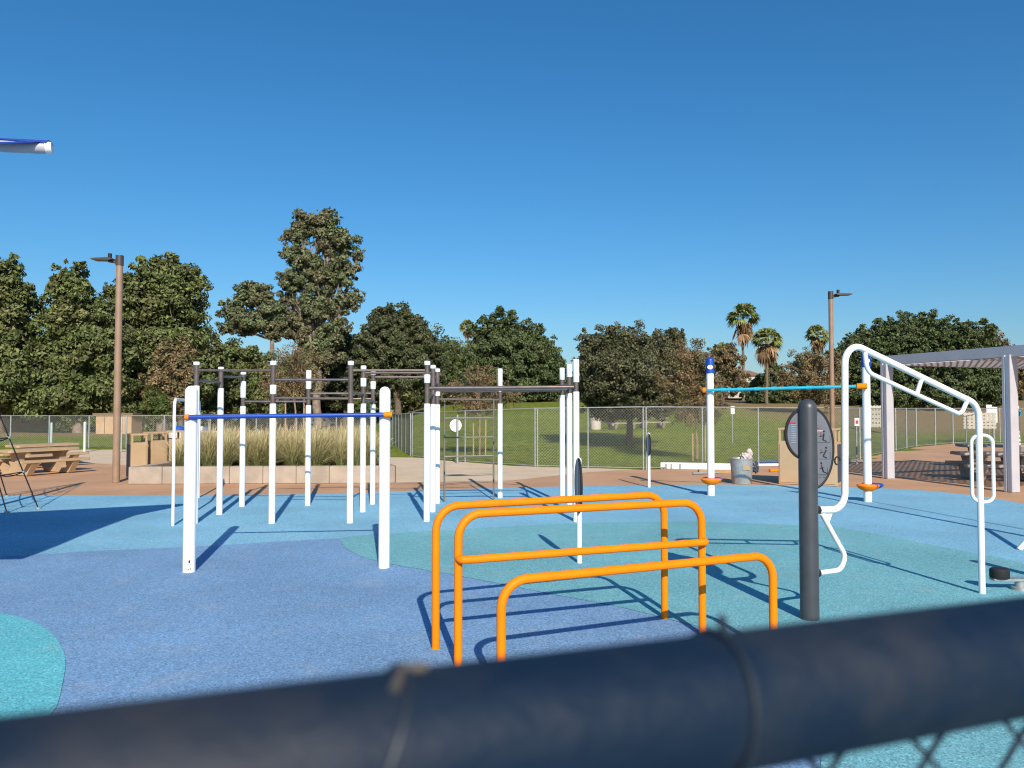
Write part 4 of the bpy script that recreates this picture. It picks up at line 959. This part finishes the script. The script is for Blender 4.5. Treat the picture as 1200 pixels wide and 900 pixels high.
# palms
def palm(px, Y, top, base_y, cr, label, skirt=1.0, dead=26, green=52):
    base = GT(px, Y); c = P(px, top, Y); k = Y/F; t = thing('fan_palm', base, label, 'palm tree', 'fan palms'); r_ = cr*k*1.18
    limb(mb := MB(), base, c, .21, .15, .015, 9, 10); mb.build('trunk', m_palmb, t)
    def fan(mbv, dirv, L, fl, nb=11):
        dirv = dirv.normalized(); side = dirv.cross(Vector((random.uniform(-.8, .8), random.uniform(-.8, .8), 1))); side = side.normalized() if side.length > .01 else Vector((1, 0, 0)); upv = side.cross(dirv)
        p0 = c; p1 = c+dirv*L*.45
        mbv.add([p0-side*.03, p0+side*.03, p1+side*.02, p1-side*.02], [(0, 1, 2, 3)])
        for j in range(nb):
            a = (j/(nb-1)-.5)*2.3; dv = (dirv*math.cos(a)+side*math.sin(a)).normalized(); l1 = fl*(1-.25*abs(a)); mid = p1+dv*l1*.6+upv*.04; e = p1+dv*l1-Vector((0, 0, l1*random.uniform(.15, .5)))
            w_ = side*math.cos(a)*.5-dirv*math.sin(a)*.5; w_ = w_.normalized()*l1*.10
            mbv.add([p1, mid-w_, e, mid+w_], [(0, 1, 2, 3)])
    g_ = MB()
    for i in range(green):
        a = random.uniform(0, 2*math.pi); el = random.uniform(-.45, 1.4); fan(g_, Vector((math.cos(a)*math.cos(el), math.sin(a)*math.cos(el), math.sin(el))), r_*.9, r_*.55)
    g_.build('crown', L_palm, t)
    d_ = MB()
    for i in range(dead):
        a = random.uniform(0, 2*math.pi); el = random.uniform(-1.5, -.5); L = r_*(.5+1.35*skirt*random.random()**1.3); fan(d_, Vector((math.cos(a)*math.cos(el)*.5, math.sin(a)*math.cos(el)*.5, math.sin(el))), L, r_*.6, 8)
    d_.build('dead_skirt', L_dead, t)
palm(871, 105, 372, 478, 19, 'tallest fan palm, left of the pair in the distance', 1.3)
palm(898.5, 88, 400, 480, 18, 'shorter fan palm just right of the tallest one', 1.2)
palm(957, 100, 393, 478, 14, 'fan palm beside the right lamp pole', 1.0)
palm(548, 150, 383, 478, 10, 'lone far fan palm rising left of the large ficus', .8)
palm(846, 95, 414, 478, 15, 'low fan palm behind the left turquoise-bar post', .9)
# far wood
def far_wood():
    C = []; Rr = []
    for i in range(190):
        px = random.uniform(-250, 1450); Y = random.uniform(165, 260); top = 440+random.uniform(-16, 16)
        if 660 < px < 690: top = max(top, 420)
        c = P(px, top+14, Y); rr = random.uniform(3.5, 6.5); C.append((c.x, c.y, c.z-rr*.5)); Rr.append((rr, rr, rr*.9)); C.append((c.x, c.y, c.z-rr*1.7)); Rr.append((rr, rr, rr))
    v, _ = leaves(C, Rr, 80000, .65, clump_r=.26, shell=.6, clumps=3000)
    o = leafobj('far_wood', v, L_far, None); tag(o, 'far band of mixed trees along the horizon', 'woodland', kind='stuff')
far_wood()
def understory():
    C = []; Rr = []
    for i in range(150):
        px = random.uniform(-160, 640); Y = random.uniform(108, 135); c = GT(px, Y); rr = random.uniform(2.6, 4.4); C.append((c.x, c.y, c.z+rr*.8)); Rr.append((rr*1.2, rr, rr*1.2))
        if 230 < px < 540: C.append((c.x+rr*.4, c.y+1, c.z+rr*1.9)); Rr.append((rr, rr, rr))
    v, _ = leaves(C, Rr, 42000, .36, clump_r=.25, shell=.6, clumps=1800)
    o = leafobj('hedge_undergrowth', v, L_dark, None); tag(o, 'dark mass of shrubs behind the left trees', 'shrubbery', kind='stuff')
understory()

# ---------------------------------------------------------------- buildings, cars, small far things
def house(px, Y, w_, h_, z0, rz, label, nm='house', win=3, wall=None, roofh=1.4, flat=False):
    b = GT(px, Y); b.z += z0; t = thing(nm, b, label, 'building'); M = Matrix.Translation(b) @ Matrix.Rotation(rz, 4, 'Z'); Mr = Matrix.Rotation(rz, 4, 'Z'); dp = w_*.6
    MB().box(M @ Vector((0, 0, h_/2)), (w_, dp, h_), M=Mr).build('wall', wall or m_wall, t)
    if flat:
        MB().box(M @ Vector((0, 0, h_+.07)), (w_+.35, dp+.35, .14), M=Mr).build('roof', m_shedroof, t)
    else:
        x, y = w_/2+.4, dp/2+.4
        vs = [M @ Vector(v) for v in ((-x, -y, h_), (x, -y, h_), (x, y, h_), (-x, y, h_), (-x+y*.8, 0, h_+roofh), (x-y*.8, 0, h_+roofh))]
        MB().add(vs, [(0, 1, 5, 4), (1, 2, 5), (2, 3, 4, 5), (3, 0, 4), (3, 2, 1, 0)]).build('roof', m_roof, t)
    for i in range(win):
        x = -w_/2+w_*(i+.7)/(win+.4); wd = MB().box(M @ Vector((x, -dp/2-.02, h_*.55)), (w_*.09+.3, .06, min(1.1, h_*.4)), M=Mr).build('window', m_glass, t)
    return t
t = house(140, 59.5, 2.75, 1.45, 0, 0, 'small tan shed with a brown flat roof on the left lawn edge', 'shed', 0, m_shed, flat=True)
b = GT(140, 59.5)
for dx in (-.7, .25, 1.0): MB().box((b.x+dx, b.y-.84, .68), (.03, .04, 1.3)).build('batten', m_shedroof, t)
house(37, 66, 3.1, 2.3, 0, R(5), 'tan brown-roofed hut in dappled shade at the far left', 'hut', 1, m_shed, flat=True)
house(868, 185, 9, 5.4, 1.2, R(10), 'cream house among far trees between the two palms', 'house', 3)
house(852, 190, 6, 2.4, .2, R(-5), 'pale low house left of the tallest palm', 'house', 3, m_wall)
house(990, 200, 11, 4, 0, R(8), 'pale low building behind the right lamp pole', 'house', 4)
house(445, 125, 5, 3.4, 1.2, R(0), 'pale house glimpsed behind the round-crowned tree', 'house', 2)
def car(px, Y, rz, label, pick=False, z=0):
    b = GT(px, Y); b.z += z; t = thing('parked_car', b, label, 'car'); t['_rot'] = 1
    if pick: body = [(-2.5, .35), (2.5, .35), (2.55, .9), (1.4, 1.05), (.9, 1.75), (-.5, 1.8), (-.75, 1.1), (-2.5, 1.05)]
    else: body = [(-2.2, .3), (2.2, .3), (2.25, .75), (1.3, .95), (.65, 1.45), (-1.2, 1.5), (-2.1, 1.0), (-2.25, .7)]
    MB().prism(body, (0, -.9, 0), (1, 0, 0), (0, 0, 1), (0, 1.8, 0)).build('body', m_car, t, bevel=.08)
    wn = [(.55, 1.0), (.0, 1.0), (0, 1.38), (.35, 1.38)] if not pick else [(.9, 1.1), (.1, 1.1), (.1, 1.62), (.65, 1.62)]
    wn2 = [(-.08, 1.0), (-1.3, 1.0), (-1.1, 1.38), (-.08, 1.38)] if not pick else [(0, 1.1), (-.55, 1.1), (-.4, 1.65), (0, 1.65)]
    for w_ in (wn, wn2):
        for y in (-.92, .90): MB().prism(w_, (0, y, 0), (1, 0, 0), (0, 0, 1), (0, .02, 0)).build('window', m_glass, t)
    ws = [(1.25, .98), (.7, 1.42)] if not pick else [(1.35, 1.1), (.95, 1.66)]
    MB().add([Vector((ws[0][0]+.03, -.75, ws[0][1])), Vector((ws[0][0]+.03, .75, ws[0][1])), Vector((ws[1][0]+.03, .65, ws[1][1])), Vector((ws[1][0]+.03, -.65, ws[1][1]))], [(0, 1, 2, 3)]).build('windscreen', m_glass, t)
    for x in (-1.4, 1.45):
        for y in (-.86, .86):
            wh = MB().tube([(x, y-.11, .33), (x, y+.11, .33)], .34, 18).build('wheel', m_tyre, t); MB().tube([(x, y-.125, .33), (x, y+.125, .33)], .18, 12).build('rim', m_galv, wh)
    t.rotation_euler.z = rz
car(73, 112, R(200), 'white car glimpsed under the trees at the far left')
car(376, 104, R(25), 'white car beyond the ornamental grass and young tree', False)
car(1077, 112, R(160), 'white pickup parked beneath the huge ficus', True)
def lawn_bin(px, Y, label, lid=m_plastic_blue, hh=.95):
    b = GT(px, Y); t = thing('concrete_bin', b, label, 'trash bin'); x, y, z = b
    MB().lathe([(.33, z-.05), (.36, z+.05), (.36, z+hh-.05), (.33, z+hh)], (x, y, 0), 20).build('drum', m_wall, t)
    MB().lathe([(.30, z+hh), (.30, z+hh+.12), (.2, z+hh+.22), (.02, z+hh+.24)], (x+.05, y, 0), 16).build('lid', lid, t)
lawn_bin(698, 51, 'pale concrete bin with a blue lid on the lawn left of the round tree', hh=1.0)
lawn_bin(208, 34, 'pale concrete bin with a blue lid behind the tan enclosures')
g_ = GT(232, 41)
for dx, dy, m_, s_, nm, lab in ((-.6, 0, m_teal, .22, 'cool_box', 'turquoise cool box on the left lawn picnic table'), (.1, .1, m_white, .2, 'gift_box', 'white box on the left lawn picnic table'), (.6, -.1, m_plastic_blue, .2, 'storage_box', 'blue box on the left lawn picnic table')):
    tag(MB().box((g_.x+dx, g_.y+dy, g_.z+.78+s_/2), (s_*1.5, s_, s_)).box((g_.x+dx, g_.y+dy, g_.z+.79+s_), (s_*1.58, s_*1.1, .03)).build(nm, m_, bevel=.008), lab, 'box')
g2 = GT(268, 40)
def chair_(x, y, z, m_, lab, rz=0):
    t = thing('folding_chair', (x, y, z), lab, 'chair', 'folding chairs on the left lawn')
    MB().box((x, y, z+.42), (.46, .42, .04)).build('seat', m_, t); MB().box((x, y+.22, z+.68), (.46, .04, .42)).build('backrest', m_, t)
    for sx in (-1, 1):
        for sy in (-1, 1): MB().tube([(x+sx*.2, y+sy*.18, z), (x+sx*.2, y+sy*.18, z+.42)], .014, 6).build('leg', m_galv, t)
chair_(g2.x, g2.y, g2.z, m_bind, 'dark folding chair right of the party picnic table'); chair_(g2.x+.6, g2.y+.1, g2.z, m_redp, 'red folding chair on the left lawn'); chair_(g2.x-2.0, g2.y-2.6, gz(g2.x-2.0, g2.y-2.6), m_pink, 'pink folding chair in front of the party picnic table')
# signs on and behind the right-hand fence
def plate(px, py, Y, w_, h_, m_, lab, nm='sign', post=True, mark=None):
    c = P(px, py, Y); zg = gz(c.x, Y); t = thing(nm, (c.x, Y, zg), lab, 'sign')
    MB().box(c, (w_, .03, h_)).build('sign_panel', m_, t)
    if mark: MB().box(c+Vector((0, -.02, 0)), mark).build('mark', m_red, t)
    if post: MB().tube([(c.x, Y+.04, zg), (c.x, Y+.04, c.z+h_/2)], .03, 8).build('post', m_galv, t)
plate(858.5, 480.5, 40, .2, .42, m_white, 'small white sign on the lawn right of the left turquoise-bar post')
plate(1004, 494.5, 26.8, .16, .28, m_white, 'small white sign with a red mark on the fence between the white posts', mark=(.10, .01, .12))
plate(1159, 484, 46, .32, 1.0, m_white, 'left one of two tall narrow white signs behind the sloping rail')
plate(1165.5, 486, 46.3, .32, .95, m_white, 'right one of two tall narrow white signs behind the sloping rail')
def lattice(px, py, Y, w_, h_, lab):
    c = P(px, py, Y); zg = gz(c.x, Y); t = thing('lattice_board', (c.x, Y, zg), lab, 'board'); m = MB()
    for i in range(8): m.box(c+Vector((-w_/2+w_*(i+.5)/8, 0, 0)), (w_*.07, .05, h_))
    for i in range(5): m.box(c+Vector((0, .0, -h_/2+h_*(i+.5)/5)), (w_, .044, h_*.14))
    m.build('lattice', m_wall, t)
    for s in (-1, 1): MB().box((c.x+s*w_*.42, Y, (zg+c.z-h_/2)/2), (.08, .08, c.z-h_/2-zg+.02)).build('leg', m_galv, t)
lattice(1148, 493, 44, 1.9, .95, 'cream lattice board behind the sloping rail')
lattice(1030, 488, 52, 1.7, 1.5, 'cream lattice board between lamp pole and pergola')
